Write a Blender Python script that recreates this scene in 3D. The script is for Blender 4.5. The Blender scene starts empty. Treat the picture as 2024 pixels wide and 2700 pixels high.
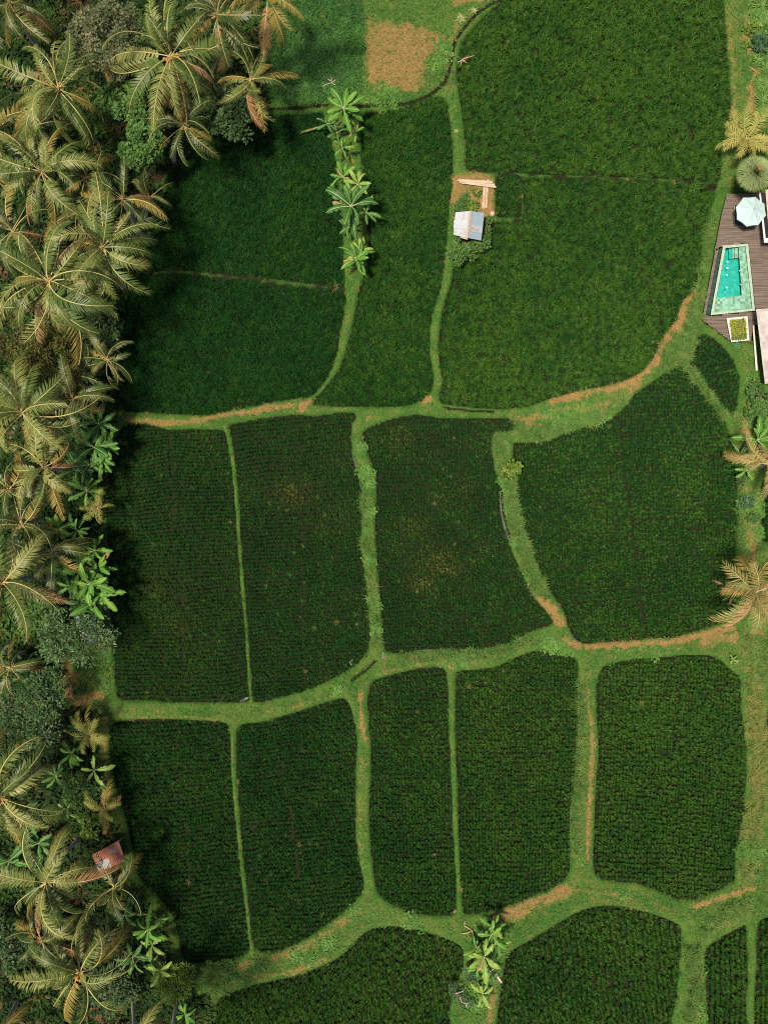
import bpy, math, random
import numpy as np
from mathutils import Vector, Matrix, Euler

# ------------------------------------------------------------------ camera, sky, sun, exposure
S, H, CX, CY = 0.03, 65.0, 1012.0, 1350.0      # metres per photo pixel on the ground, drone height, picture centre
scene = bpy.context.scene
cam_data = bpy.data.cameras.new('camera')
cam = bpy.data.objects.new('camera', cam_data)
scene.collection.objects.link(cam)
cam.location = (0, 0, H)
cam.rotation_euler = (0, 0, 0)
cam_data.sensor_fit = 'VERTICAL'
cam_data.sensor_height = 24.0
cam_data.lens = 24.0 * H / (2700 * S)
cam_data.clip_end = 5000
scene.camera = cam

SUN_EL, SUN_AZ = 73.0, 205.0     # azimuth: direction the light comes from, degrees counter-clockwise from +X
world = bpy.data.worlds.new('World')
scene.world = world
world.use_nodes = True
wn = world.node_tree.nodes
sky = wn.new('ShaderNodeTexSky')
sky.sky_type = 'NISHITA'
sky.sun_disc = False
sky.sun_elevation = math.radians(SUN_EL)
sky.sun_rotation = math.radians(90 - SUN_AZ)
sky.air_density = 0.7
sky.dust_density = 4.0
sky.ozone_density = 0.6
wn['Background'].inputs['Strength'].default_value = 0.068
world.node_tree.links.new(sky.outputs[0], wn['Background'].inputs['Color'])

sun_data = bpy.data.lights.new('sun', 'SUN')
sun_data.energy = 4.4
sun_data.angle = math.radians(7)
sun_data.color = (1.0, 0.89, 0.68)
sun = bpy.data.objects.new('sun', sun_data)
scene.collection.objects.link(sun)
_d = Vector((math.cos(math.radians(SUN_EL)) * math.cos(math.radians(SUN_AZ)),
             math.cos(math.radians(SUN_EL)) * math.sin(math.radians(SUN_AZ)), math.sin(math.radians(SUN_EL))))
sun.rotation_euler = _d.to_track_quat('Z', 'Y').to_euler()
sun.location = _d * 100

vs = scene.view_settings
vs.view_transform = 'Standard'
vs.look = 'None'
vs.gamma = 1.0
vs.exposure = 0.6
vs.use_curve_mapping = False
scene.cycles.use_denoising = False
scene.cycles.filter_width = 1.15
scene.cycles.max_bounces = 4
scene.cycles.diffuse_bounces = 2
scene.cycles.glossy_bounces = 2
scene.cycles.transparent_max_bounces = 8

# ------------------------------------------------------------------ helpers
rnd = random.Random(7)
nrg = np.random.default_rng(11)
col = scene.collection


def P(px, py, z=0.0):
    k = S * (H - z) / H
    return Vector(((px - CX) * k, (CY - py) * k, z))


def link(o):
    col.objects.link(o)
    return o


def tag(o, label=None, cat=None, group=None, kind=None):
    if label: o['label'] = label
    if cat: o['category'] = cat
    if group: o['group'] = group
    if kind: o['kind'] = kind
    return o


def thing(name, label, cat, loc, rotz=0.0, group=None):
    o = link(bpy.data.objects.new(name, None))
    o.empty_display_size = 0.2
    o.location = loc
    o.rotation_euler = (0, 0, rotz)
    return tag(o, label, cat, group)


def mobj(name, mesh, parent=None, loc=None, rot=None, scale=None):
    o = link(bpy.data.objects.new(name, mesh))
    if parent: o.parent = parent
    if loc is not None: o.location = loc
    if rot is not None: o.rotation_euler = rot
    if scale is not None: o.scale = scale if hasattr(scale, '__len__') else (scale,) * 3
    return o


class MB:
    def __init__(self):
        self.v, self.f, self.m, self.t = [], [], [], []

    def face(self, pts, mi=0, tint=0.5):
        b = len(self.v)
        self.v.extend([tuple(p) for p in pts])
        self.f.append(tuple(range(b, b + len(pts))))
        self.m.append(mi); self.t.append(tint)

    def grid(self, rows, mi=0, tint=0.5):
        b = len(self.v); n = len(rows[0])
        for r in rows: self.v.extend([tuple(p) for p in r])
        for i in range(len(rows) - 1):
            for j in range(n - 1):
                a = b + i * n + j
                self.f.append((a, a + 1, a + n + 1, a + n)); self.m.append(mi); self.t.append(tint)

    def hexa(self, bot, top, mi=0):
        b = len(self.v)
        self.v.extend([tuple(p) for p in bot]); self.v.extend([tuple(p) for p in top])
        n = len(bot)
        fs = [tuple(range(b + n - 1, b - 1, -1)), tuple(range(b + n, b + 2 * n))]
        for i in range(n):
            j = (i + 1) % n
            fs.append((b + i, b + j, b + n + j, b + n + i))
        for q in fs: self.f.append(q); self.m.append(mi); self.t.append(0.5)

    def box(self, x0, x1, y0, y1, z0, z1, mi=0):
        self.hexa([(x0, y0, z0), (x1, y0, z0), (x1, y1, z0), (x0, y1, z0)],
                  [(x0, y0, z1), (x1, y0, z1), (x1, y1, z1), (x0, y1, z1)], mi)

    def tube(self, pts, rad, n=8, mi=0, cap=True, tint=0.5):
        pts = [Vector(p) for p in pts]
        b = len(self.v)
        for i, p in enumerate(pts):
            d = (pts[min(i + 1, len(pts) - 1)] - pts[max(i - 1, 0)])
            d = d.normalized() if d.length > 1e-9 else Vector((0, 0, 1))
            a = d.cross(Vector((0.13, 0.97, 0.2)))
            if a.length < 1e-3: a = d.cross(Vector((1, 0, 0)))
            a.normalize(); c = d.cross(a)
            r = rad[i] if hasattr(rad, '__len__') else rad
            for k in range(n):
                th = 2 * math.pi * k / n
                self.v.append(tuple(p + a * (r * math.cos(th)) + c * (r * math.sin(th))))
        for i in range(len(pts) - 1):
            for k in range(n):
                k2 = (k + 1) % n
                self.f.append((b + i * n + k, b + i * n + k2, b + (i + 1) * n + k2, b + (i + 1) * n + k))
                self.m.append(mi); self.t.append(tint)
        if cap:
            e = b + (len(pts) - 1) * n
            self.f.append(tuple(range(e, e + n))); self.m.append(mi); self.t.append(tint)
            self.f.append(tuple(range(b + n - 1, b - 1, -1))); self.m.append(mi); self.t.append(tint)

    def ball(self, c, r, seg=8, rings=5, mi=0, tint=0.5):
        rx, ry, rz = r if hasattr(r, '__len__') else (r, r, r)
        rows = []
        for i in range(rings + 1):
            ph = math.pi * i / rings
            rows.append([(c[0] + rx * math.sin(ph) * math.cos(2 * math.pi * j / seg),
                          c[1] + ry * math.sin(ph) * math.sin(2 * math.pi * j / seg),
                          c[2] - rz * math.cos(ph)) for j in range(seg + 1)])
        self.grid(rows, mi, tint)

    def mesh(self, name, mats, smooth=False, tint=False):
        me = bpy.data.meshes.new(name)
        me.from_pydata(self.v, [], self.f)
        for m in mats: me.materials.append(m)
        me.polygons.foreach_set('material_index', self.m)
        if smooth: me.polygons.foreach_set('use_smooth', [True] * len(self.f))
        if tint:
            a = me.attributes.new('tint', 'FLOAT', 'FACE')
            a.data.foreach_set('value', self.t)
        me.update()
        return me


# ------------------------------------------------------------------ materials
def newmat(name):
    m = bpy.data.materials.new(name)
    m.use_nodes = True
    nt = m.node_tree
    return m, nt, nt.nodes, nt.links, nt.nodes['Principled BSDF']


def nd(nodes, typ, **kw):
    n = nodes.new(typ)
    for k, v in kw.items(): setattr(n, k, v)
    return n


def ramp(nodes, stops):
    r = nodes.new('ShaderNodeValToRGB')
    el = r.color_ramp.elements
    while len(el) < len(stops): el.new(0.5)
    for e, (p, c) in zip(el, stops):
        e.position = p; e.color = (*c, 1)
    return r


def mixc(nodes, links, fac, a, b, blend='MIX'):
    m = nodes.new('ShaderNodeMix'); m.data_type = 'RGBA'; m.blend_type = blend
    for sock, v in ((m.inputs[0], fac), (m.inputs[6], a), (m.inputs[7], b)):
        if isinstance(v, (tuple, list)): sock.default_value = (*v[:3], 1)
        elif isinstance(v, (int, float)): sock.default_value = v
        else: links.new(v, sock)
    return m.outputs[2]


def noise(nodes, links, scale, detail=3.0, coord='Object', rough=0.55, warp=None):
    tc = nodes.new('ShaderNodeTexCoord')
    n = nodes.new('ShaderNodeTexNoise')
    n.inputs['Scale'].default_value = scale
    n.inputs['Detail'].default_value = detail
    n.inputs['Roughness'].default_value = rough
    links.new(tc.outputs[coord], n.inputs['Vector'])
    return n.outputs[0]


def mmath(nodes, links, op, a, b=0.0, clamp=False):
    m = nodes.new('ShaderNodeMath'); m.operation = op; m.use_clamp = clamp
    for s, v in ((m.inputs[0], a), (m.inputs[1], b)):
        if isinstance(v, (int, float)): s.default_value = v
        else: links.new(v, s)
    return m.outputs[0]


def leafmat(name, stops, source='INSTANCER', rough=0.55, spec=0.15, dry=None, transl=0.0, bump=0.0, wear=None):
    """foliage: colour ramp over an individual value (instancer attribute, face attribute or object random)"""
    m, nt, N, L, B = newmat(name)
    if source == 'OBJECT':
        oi = nd(N, 'ShaderNodeObjectInfo'); fa = nd(N, 'ShaderNodeAttribute', attribute_type='GEOMETRY', attribute_name='tint')
        val = mmath(N, L, 'ADD', mmath(N, L, 'MULTIPLY', oi.outputs['Random'], .7), mmath(N, L, 'MULTIPLY', fa.outputs['Fac'], .3))
    else:
        at = nd(N, 'ShaderNodeAttribute', attribute_type=source, attribute_name='tint'); val = at.outputs['Fac']
    r = ramp(N, stops); L.new(val, r.inputs[0])
    c = r.outputs[0]
    if dry:
        ad = nd(N, 'ShaderNodeAttribute', attribute_type=source, attribute_name='dry')
        c = mixc(N, L, ad.outputs['Fac'], c, dry)
    if wear:
        n = noise(N, L, 3.0, 4.0)
        rr = ramp(N, [(0.55, (0, 0, 0)), (0.75, (1, 1, 1))]); L.new(n, rr.inputs[0])
        c = mixc(N, L, rr.outputs[0], c, wear)
    L.new(c, B.inputs['Base Color'])
    B.inputs['Roughness'].default_value = rough
    B.inputs['Specular IOR Level'].default_value = spec
    if transl:
        t = nd(N, 'ShaderNodeBsdfTranslucent'); L.new(c, t.inputs['Color'])
        ms = nd(N, 'ShaderNodeMixShader'); ms.inputs[0].default_value = transl
        L.new(B.outputs[0], ms.inputs[1]); L.new(t.outputs[0], ms.inputs[2])
        L.new(ms.outputs[0], N['Material Output'].inputs[0])
    return m


def plainmat(name, a, b, scale=4.0, rough=0.7, spec=0.3, detail=4.0, metal=0.0, bump=0.0, stretch=None, thr=(0.35, 0.65)):
    m, nt, N, L, B = newmat(name)
    tc = nd(N, 'ShaderNodeTexCoord'); mp = nd(N, 'ShaderNodeMapping')
    if stretch: mp.inputs['Scale'].default_value = stretch
    L.new(tc.outputs['Object'], mp.inputs[0])
    oi = nd(N, 'ShaderNodeObjectInfo')
    n = nd(N, 'ShaderNodeTexNoise'); n.noise_dimensions = '4D'
    n.inputs['Scale'].default_value = scale; n.inputs['Detail'].default_value = detail
    L.new(mp.outputs[0], n.inputs['Vector'])
    L.new(mmath(N, L, 'MULTIPLY', oi.outputs['Random'], 20.0), n.inputs['W'])
    r = ramp(N, [(thr[0], a), (thr[1], b)]); L.new(n.outputs[0], r.inputs[0])
    L.new(r.outputs[0], B.inputs['Base Color'])
    B.inputs['Roughness'].default_value = rough
    B.inputs['Specular IOR Level'].default_value = spec
    B.inputs['Metallic'].default_value = metal
    if bump:
        bp = nd(N, 'ShaderNodeBump'); bp.inputs['Strength'].default_value = bump; bp.inputs['Distance'].default_value = 0.02
        L.new(n.outputs[0], bp.inputs['Height']); L.new(bp.outputs[0], B.inputs['Normal'])
    return m


# ground: colour by what grows or lies there (dry thatch, wet mud, forest litter, turf)
def ground_material():
    m, nt, N, L, B = newmat('ground_turf_and_soil')
    n1 = noise(N, L, 0.9, 5.0); n2 = noise(N, L, 9.0, 4.0, rough=0.7); n3 = noise(N, L, 28.0, 3.0, rough=0.7)
    turf = ramp(N, [(0.3, (0.016, 0.055, 0.009)), (0.5, (0.040, 0.105, 0.016)), (0.7, (0.105, 0.150, 0.028))])
    L.new(mmath(N, L, 'ADD', mmath(N, L, 'MULTIPLY', n2, 0.55), mmath(N, L, 'MULTIPLY', n1, 0.45)), turf.inputs[0])
    soil = ramp(N, [(0.3, (0.085, 0.045, 0.017)), (0.52, (0.20, 0.122, 0.046)), (0.75, (0.36, 0.25, 0.11))])
    L.new(mmath(N, L, 'ADD', mmath(N, L, 'MULTIPLY', n3, 0.5), mmath(N, L, 'MULTIPLY', n2, 0.5)), soil.inputs[0])
    mud = ramp(N, [(0.3, (0.005, 0.010, 0.003)), (0.7, (0.016, 0.016, 0.006))]); L.new(n2, mud.inputs[0])
    lit = ramp(N, [(0.3, (0.010, 0.008, 0.004)), (0.55, (0.026, 0.018, 0.009)), (0.8, (0.07, 0.038, 0.018))]); L.new(n2, lit.inputs[0])

    def att(k): return nd(N, 'ShaderNodeAttribute', attribute_type='GEOMETRY', attribute_name=k).outputs['Fac']

    def thresh(a, nz, lo, hi):
        s = mmath(N, L, 'ADD', a, mmath(N, L, 'MULTIPLY', mmath(N, L, 'SUBTRACT', nz, 0.5), 1.1))
        r = ramp(N, [(lo, (0, 0, 0)), (hi, (1, 1, 1))]); L.new(s, r.inputs[0]); return r.outputs[0]
    c = turf.outputs[0]
    c = mixc(N, L, thresh(att('litter'), n2, 0.35, 0.65), c, lit.outputs[0])
    nm = noise(N, L, 2.6, 5.0, rough=0.75)
    ds = mmath(N, L, 'ADD', mmath(N, L, 'MULTIPLY', att('dry'), 0.85), mmath(N, L, 'MULTIPLY', mmath(N, L, 'SUBTRACT', nm, 0.5), 1.7))
    c = mixc(N, L, thresh(ds, n2, 0.30, 0.66), c, soil.outputs[0])
    c = mixc(N, L, thresh(att('mud'), n2, 0.3, 0.6), c, mud.outputs[0])
    L.new(c, B.inputs['Base Color'])
    B.inputs['Roughness'].default_value = 0.9
    B.inputs['Specular IOR Level'].default_value = 0.15
    bp = nd(N, 'ShaderNodeBump'); bp.inputs['Strength'].default_value = 0.6; bp.inputs['Distance'].default_value = 0.05
    L.new(n3, bp.inputs['Height']); L.new(bp.outputs[0], B.inputs['Normal'])
    return m


M = {}
M['ground'] = ground_material()
M['rice_tall'] = leafmat('rice_blade_tall', [(0.0, (0.006, 0.036, 0.009)), (0.5, (0.018, 0.078, 0.013)), (1.0, (0.066, 0.148, 0.019))], dry=(0.26, 0.20, 0.07), rough=0.55, transl=0.15)
M['rice_row'] = leafmat('rice_blade_row', [(0.0, (0.008, 0.046, 0.013)), (0.5, (0.021, 0.094, 0.018)), (1.0, (0.072, 0.172, 0.025))], dry=(0.19, 0.19, 0.045), rough=0.55, transl=0.15)
M['grass'] = leafmat('turf_blade', [(0.0, (0.018, 0.078, 0.014)), (0.5, (0.054, 0.145, 0.030)), (1.0, (0.135, 0.205, 0.050))], dry=(0.36, 0.235, 0.088), rough=0.6, transl=0.08)
M['weed'] = leafmat('weed_leaf', [(0.0, (0.016, 0.060, 0.012)), (0.5, (0.038, 0.115, 0.019)), (1.0, (0.090, 0.19, 0.034))], dry=(0.3, 0.22, 0.1), rough=0.5, transl=0.12)
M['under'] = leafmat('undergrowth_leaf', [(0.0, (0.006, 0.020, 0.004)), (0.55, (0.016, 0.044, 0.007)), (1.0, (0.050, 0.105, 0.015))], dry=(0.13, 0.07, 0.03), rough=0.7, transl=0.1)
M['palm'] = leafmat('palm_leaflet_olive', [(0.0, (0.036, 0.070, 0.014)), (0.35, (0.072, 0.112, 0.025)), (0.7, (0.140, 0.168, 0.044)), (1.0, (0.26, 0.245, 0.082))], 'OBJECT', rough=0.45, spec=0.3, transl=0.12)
M['palm_dim'] = leafmat('palm_leaflet_shaded', [(0.0, (0.022, 0.050, 0.010)), (0.6, (0.046, 0.074, 0.014)), (1.0, (0.10, 0.10, 0.024))], 'OBJECT', rough=0.45, spec=0.4, transl=0.12)  # darker copy of the palm leaflets: shade among the crowns put into the colour
M['palm_gold'] = leafmat('palm_leaflet_golden', [(0.0, (0.13, 0.15, 0.045)), (0.5, (0.23, 0.20, 0.07)), (1.0, (0.34, 0.25, 0.10))], 'OBJECT', rough=0.5, transl=0.15)
M['palm_areca'] = leafmat('palm_leaflet_areca', [(0.0, (0.17, 0.20, 0.045)), (0.5, (0.28, 0.27, 0.07)), (1.0, (0.40, 0.34, 0.11))], 'OBJECT', rough=0.5, transl=0.15)
M['palm_young'] = leafmat('palm_leaflet_young', [(0.0, (0.12, 0.16, 0.035)), (0.5, (0.18, 0.19, 0.045)), (1.0, (0.27, 0.23, 0.06))], 'OBJECT', rough=0.5, transl=0.15)
M['palm_dead'] = leafmat('palm_leaflet_dead', [(0.0, (0.16, 0.075, 0.030)), (0.5, (0.24, 0.13, 0.06)), (1.0, (0.34, 0.22, 0.11))], 'OBJECT', rough=0.8, spec=0.1)
M['palm_yellow'] = leafmat('palm_leaflet_yellowing', [(0.0, (0.17, 0.14, 0.03)), (1.0, (0.26, 0.19, 0.05))], 'OBJECT', rough=0.6, spec=0.2, transl=0.12)
M['rachis'] = plainmat('palm_rachis', (0.32, 0.28, 0.10), (0.46, 0.40, 0.18), rough=0.45)
M['rachis_dead'] = plainmat('palm_rachis_dead', (0.34, 0.24, 0.13), (0.52, 0.42, 0.28), rough=0.8)
M['trunk'] = plainmat('palm_trunk_bark', (0.20, 0.17, 0.14), (0.46, 0.42, 0.37), scale=3.0, rough=0.9, bump=0.5, stretch=(1, 1, 6))
M['bark'] = plainmat('tree_bark', (0.07, 0.05, 0.035), (0.2, 0.16, 0.12), scale=6, rough=0.9, bump=0.4)
M['coconut'] = plainmat('coconut_husk', (0.26, 0.10, 0.02), (0.42, 0.22, 0.05), scale=8, rough=0.5)
M['fibre'] = plainmat('crown_fibre', (0.14, 0.06, 0.02), (0.34, 0.18, 0.06), scale=12, rough=0.9)
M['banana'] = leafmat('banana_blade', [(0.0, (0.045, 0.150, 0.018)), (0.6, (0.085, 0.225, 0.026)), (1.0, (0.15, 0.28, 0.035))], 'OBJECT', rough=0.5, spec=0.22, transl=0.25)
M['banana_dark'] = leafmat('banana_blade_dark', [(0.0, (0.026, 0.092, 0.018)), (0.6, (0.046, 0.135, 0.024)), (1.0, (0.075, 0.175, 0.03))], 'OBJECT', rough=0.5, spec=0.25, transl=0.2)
M['banana_pale'] = leafmat('banana_blade_pale', [(0.0, (0.13, 0.25, 0.035)), (1.0, (0.22, 0.31, 0.05))], 'OBJECT', rough=0.45, spec=0.4, transl=0.2)
M['banana_dead'] = plainmat('banana_blade_dead', (0.13, 0.072, 0.03), (0.28, 0.19, 0.09), scale=6, rough=0.9)
M['midrib'] = plainmat('banana_midrib', (0.34, 0.42, 0.20), (0.44, 0.50, 0.28), rough=0.5)
M['pseudostem'] = plainmat('banana_stem', (0.10, 0.12, 0.04), (0.20, 0.18, 0.08), rough=0.6)


def treeleaf(name, stops, **k): return leafmat(name, stops, 'GEOMETRY', **k)


M['leaf_grey'] = treeleaf('tree_leaf_grey_green', [(0, (0.045, 0.060, 0.026)), (0.6, (0.085, 0.105, 0.048)), (1, (0.20, 0.20, 0.11))], rough=0.5, transl=0.1)
M['leaf_bright'] = treeleaf('tree_leaf_bright', [(0, (0.035, 0.085, 0.022)), (0.6, (0.060, 0.135, 0.030)), (1, (0.11, 0.19, 0.045))], rough=0.5, transl=0.1)
M['leaf_dark'] = treeleaf('tree_leaf_dark', [(0, (0.020, 0.045, 0.016)), (0.6, (0.040, 0.080, 0.028)), (1, (0.085, 0.13, 0.05))], rough=0.45, transl=0.1)
M['leaf_olive'] = treeleaf('tree_leaf_olive', [(0, (0.020, 0.026, 0.006)), (0.6, (0.052, 0.058, 0.012)), (1, (0.125, 0.115, 0.026))], rough=0.5, transl=0.1)
M['leaf_silver'] = treeleaf('tree_leaf_silver', [(0, (0.018, 0.050, 0.014)), (0.6, (0.042, 0.092, 0.028)), (1, (0.15, 0.21, 0.10))], rough=0.55, spec=0.15, transl=0.1)
M['leaf_lime'] = treeleaf('tree_leaf_lime', [(0, (0.055, 0.11, 0.016)), (0.6, (0.10, 0.17, 0.025)), (1, (0.20, 0.25, 0.05))], rough=0.5, transl=0.15)
M['leaf_blue'] = treeleaf('tree_leaf_blue_green', [(0, (0.030, 0.078, 0.034)), (0.6, (0.055, 0.118, 0.052)), (1, (0.10, 0.17, 0.08))], rough=0.5, transl=0.1)
M['leaf_thatch'] = treeleaf('round_palm_leaf', [(0, (0.13, 0.19, 0.075)), (0.6, (0.21, 0.28, 0.12)), (1, (0.33, 0.36, 0.17))], rough=0.5, transl=0.1)
M['leaf_rosette'] = treeleaf('rosette_leaf', [(0, (0.045, 0.12, 0.025)), (0.6, (0.10, 0.19, 0.04)), (1, (0.22, 0.27, 0.08))], rough=0.45, transl=0.1)
M['leaf_varieg'] = treeleaf('variegated_leaf', [(0, (0.10, 0.16, 0.05)), (0.6, (0.22, 0.25, 0.09)), (1, (0.38, 0.36, 0.16))], rough=0.5, transl=0.1)
M['leaf_crop'] = treeleaf('planter_leaf', [(0, (0.05, 0.10, 0.02)), (0.6, (0.16, 0.20, 0.03)), (1, (0.36, 0.32, 0.05))], rough=0.5, transl=0.1)
M['twig'] = plainmat('dead_twig', (0.26, 0.15, 0.08), (0.5, 0.36, 0.24), scale=9, rough=0.9)
M['pale_wood'] = plainmat('weathered_log', (0.28, 0.22, 0.17), (0.5, 0.43, 0.36), scale=5, rough=0.9, bump=0.3, stretch=(1, 1, 0.3))

# ------------------------------------------------------------------ field outlines (photo pixels)
F = {}
F['F1'] = [(655,318),(720,306),(790,304),(850,299),(866,340),(880,400),(890,470),(898,540),(904,620),(904,690),(908,757),(840,750),(740,737),(640,727),(540,717),(450,712),(380,715),(390,650),(405,590),(415,520),(455,450),(515,395),(585,348)]
F['F2'] = [(372,724),(470,722),(560,731),(650,741),(740,751),(830,762),(908,772),(907,820),(896,881),(885,943),(858,1004),(821,1044),(780,1050),(711,1061),(624,1079),(544,1094),(440,1090),(341,1084),(300,1078),(300,1030),(312,980),(305,900),(305,840),(338,780)]
F['F3'] = [(955,302),(1000,298),(1060,288),(1110,268),(1150,256),(1172,262),(1187,328),(1191,386),(1194,464),(1184,538),(1178,603),(1173,684),(1160,764),(1141,820),(1132,881),(1132,931),(1141,986),(1138,1029),(1110,1056),(1067,1070),(987,1073),(895,1071),(834,1068),(827,1058),(852,1029),(895,974),(920,900),(938,820),(945,771),(968,700),(972,632),(962,540),(958,480),(955,420),(950,360)]
F['F4'] = [(1350,-30),(1323,5),(1292,31),(1256,67),(1224,104),(1211,140),(1204,197),(1211,259),(1219,311),(1227,389),(1230,447),(1318,454),(1432,461),(1619,467),(1774,474),(1888,481),(1896,441),(1901,373),(1919,311),(1922,259),(1917,181),(1912,104),(1904,0),(1900,-80),(1400,-80)]
F['F5a'] = [(1308,466),(1340,464),(1371,466),(1372,500),(1372,540),(1370,571),(1340,573),(1308,570),(1306,520)]
F['F5'] = [(1384,473),(1619,476.5),(1774,481.5),(1880,489.5),(1889,511),(1877,549),(1858,600),(1853,643),(1854,686),(1837,729),(1832,762),(1797,795),(1777,845),(1746,889),(1719,945),(1685,984),(1618,1012),(1535,1029),(1445,1051),(1390,1071),(1312,1079),(1239,1074),(1165,1064),(1158,1040),(1167,1012),(1161,967),(1156,923),(1161,856),(1172,800),(1189,745),(1199,696),(1240,690),(1272,668),(1292,640),(1292,590),(1374,583),(1384,560)]
F['M1'] = [(312,1140),(325,1124),(352,1115),(395,1120),(443,1132),(501,1130),(569,1132),(592,1137),(600,1171),(610,1229),(617,1301),(624,1398),(629,1470),(636,1567),(644,1639),(648,1711),(656,1832),(653,1850),(549,1854),(453,1851),(381,1849),(328,1846),(308,1832),(301,1760),(296,1663),(289,1567),(284,1446),(280,1350),(284,1253),(296,1180)]
F['M2'] = [(606,1121),(660,1108),(718,1099),(771,1094),(839,1096),(887,1089),(931,1088),(940,1099),(928,1118),(925,1156),(933,1214),(948,1267),(955,1301),(957,1350),(952,1417),(957,1485),(969,1552),(973,1615),(977,1673),(967,1721),(935,1755),(887,1784),(829,1813),(767,1832),(694,1851),(669,1850),(665,1832),(658,1735),(651,1639),(644,1542),(636,1446),(632,1350),(624,1267),(617,1195),(610,1147)]
F['M3'] = [(957,1138),(999,1116),(1059,1098),(1107,1094),(1159,1102),(1238,1104),(1322,1104),(1357,1108),(1350,1134),(1304,1138),(1296,1163),(1300,1203),(1302,1235),(1314,1259),(1320,1299),(1322,1355),(1334,1406),(1346,1438),(1352,1462),(1374,1502),(1394,1534),(1405,1573),(1433,1605),(1455,1633),(1452,1648),(1409,1661),(1362,1685),(1322,1701),(1258,1711),(1179,1711),(1119,1715),(1059,1721),(1019,1719),(1011,1697),(1007,1637),(1000,1558),(994,1498),(990,1418),(990,1339),(994,1267),(980,1219),(962,1175)]
F['M4'] = [(1354,1170),(1409,1168),(1453,1161),(1488,1144),(1545,1126),(1601,1109),(1635,1085),(1674,1040),(1730,1001),(1785,963),(1802,973),(1847,1029),(1891,1085),(1911,1112),(1925,1163),(1938,1218),(1942,1297),(1946,1362),(1942,1420),(1936,1480),(1932,1540),(1926,1602),(1911,1637),(1846,1659),(1780,1679),(1693,1685),(1606,1692),(1540,1696),(1514,1681),(1497,1650),(1488,1615),(1466,1580),(1444,1545),(1422,1502),(1405,1458),(1387,1414),(1370,1371),(1363,1310),(1355,1244)]
F['M5'] = [(1842,880),(1872,888),(1891,902),(1910,922),(1927,943),(1938,970),(1948,995),(1946,1027),(1942,1065),(1933,1090),(1912,1089),(1887,1061),(1861,1023),(1834,985),(1816,963),(1826,941),(1836,913)]
F['L1'] = [(289,1918),(314,1904),(364,1899),(438,1898),(512,1901),(576,1904),(601,1914),(606,1953),(608,2027),(613,2101),(621,2176),(628,2250),(636,2324),(646,2398),(653,2472),(658,2508),(626,2527),(561,2537),(500,2543),(479,2522),(470,2472),(453,2418),(423,2374),(378,2334),(356,2289),(344,2225),(329,2156),(309,2097),(294,2027),(285,1968)]
F['L2'] = [(631,1914),(685,1906),(759,1886),(834,1862),(893,1844),(913,1847),(928,1879),(940,1938),(940,2003),(937,2077),(937,2151),(940,2225),(947,2275),(960,2334),(952,2359),(923,2393),(868,2438),(809,2477),(749,2505),(710,2512),(672,2507),(663,2472),(655,2398),(648,2324),(638,2250),(633,2176),(628,2101),(623,2027),(621,1953)]
F['L3'] = [(974,1815),(987,1795),(1030,1782),(1087,1767),(1139,1760),(1168,1763),(1178,1780),(1182,1854),(1184,1941),(1189,2027),(1191,2114),(1195,2201),(1200,2288),(1204,2384),(1195,2412),(1161,2420),(1095,2410),(1043,2392),(1004,2366),(989,2331),(978,2245),(974,2158),(976,2071),(978,1984),(972,1897),(969,1845)]
F['L4'] = [(1206,1771),(1269,1765),(1313,1758),(1356,1736),(1399,1721),(1434,1715),(1478,1723),(1516,1736),(1525,1767),(1521,1854),(1525,1906),(1519,1975),(1515,2049),(1510,2093),(1502,2158),(1504,2245),(1499,2305),(1478,2331),(1421,2358),(1356,2384),(1291,2405),(1239,2414),(1222,2408),(1215,2331),(1211,2245),(1208,2158),(1206,2071),(1202,1984),(1200,1897),(1201,1810)]
F['L5'] = [(1588,1761),(1616,1749),(1658,1741),(1727,1735),(1796,1729),(1859,1728),(1893,1737),(1924,1764),(1949,1788),(1954,1816),(1952,1858),(1961,1920),(1968,1996),(1966,2065),(1961,2135),(1949,2204),(1937,2256),(1938,2312),(1929,2327),(1883,2353),(1824,2374),(1779,2370),(1727,2346),(1675,2329),(1623,2325),(1588,2318),(1568,2304),(1564,2266),(1566,2204),(1569,2135),(1573,2048),(1578,1996),(1578,1944),(1573,1875),(1573,1806)]
F['B1'] = [(575,2640),(610,2622),(687,2599),(770,2581),(843,2555),(895,2529),(947,2477),(978,2456),(1019,2447),(1066,2450),(1128,2464),(1191,2487),(1220,2508),(1221,2555),(1206,2591),(1196,2633),(1182,2685),(1180,2790),(565,2790),(560,2690)]
F['B2'] = [(1333,2539),(1348,2513),(1409,2478),(1475,2437),(1536,2404),(1587,2394),(1648,2396),(1714,2412),(1776,2435),(1797,2452),(1796,2513),(1791,2575),(1786,2636),(1773,2697),(1770,2790),(1310,2790),(1312,2697),(1320,2625),(1328,2575)]
F['B3'] = [(1862,2506),(1889,2483),(1924,2463),(1961,2444),(1969,2448),(1970,2498),(1974,2548),(1970,2623),(1969,2697),(1968,2790),(1865,2790),(1867,2697),(1864,2647),(1860,2573)]
F['B4'] = [(2001,2438),(2024,2421),(2150,2395),(2150,2790),(1990,2790),(1990,2697),(1991,2622),(1996,2548),(1995,2486)]
F['R1'] = [(2014,1262),(2150,1255),(2150,1450),(2012,1425),(2010,1340)]
F['R2'] = [(2030,1840),(2150,1830),(2150,2240),(2040,2200),(2026,2020)]
LEVEL = dict(F1=.12, F2=.06, F3=.12, F4=.2, F5=.15, F5a=.15, M1=0, M2=-.06, M3=.02, M4=.08, M5=.1, L1=-.12, L2=-.15, L3=-.1, L4=-.05, L5=0, B1=-.25, B2=-.2, B3=-.1, B4=-.1, R1=0, R2=0)
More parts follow.
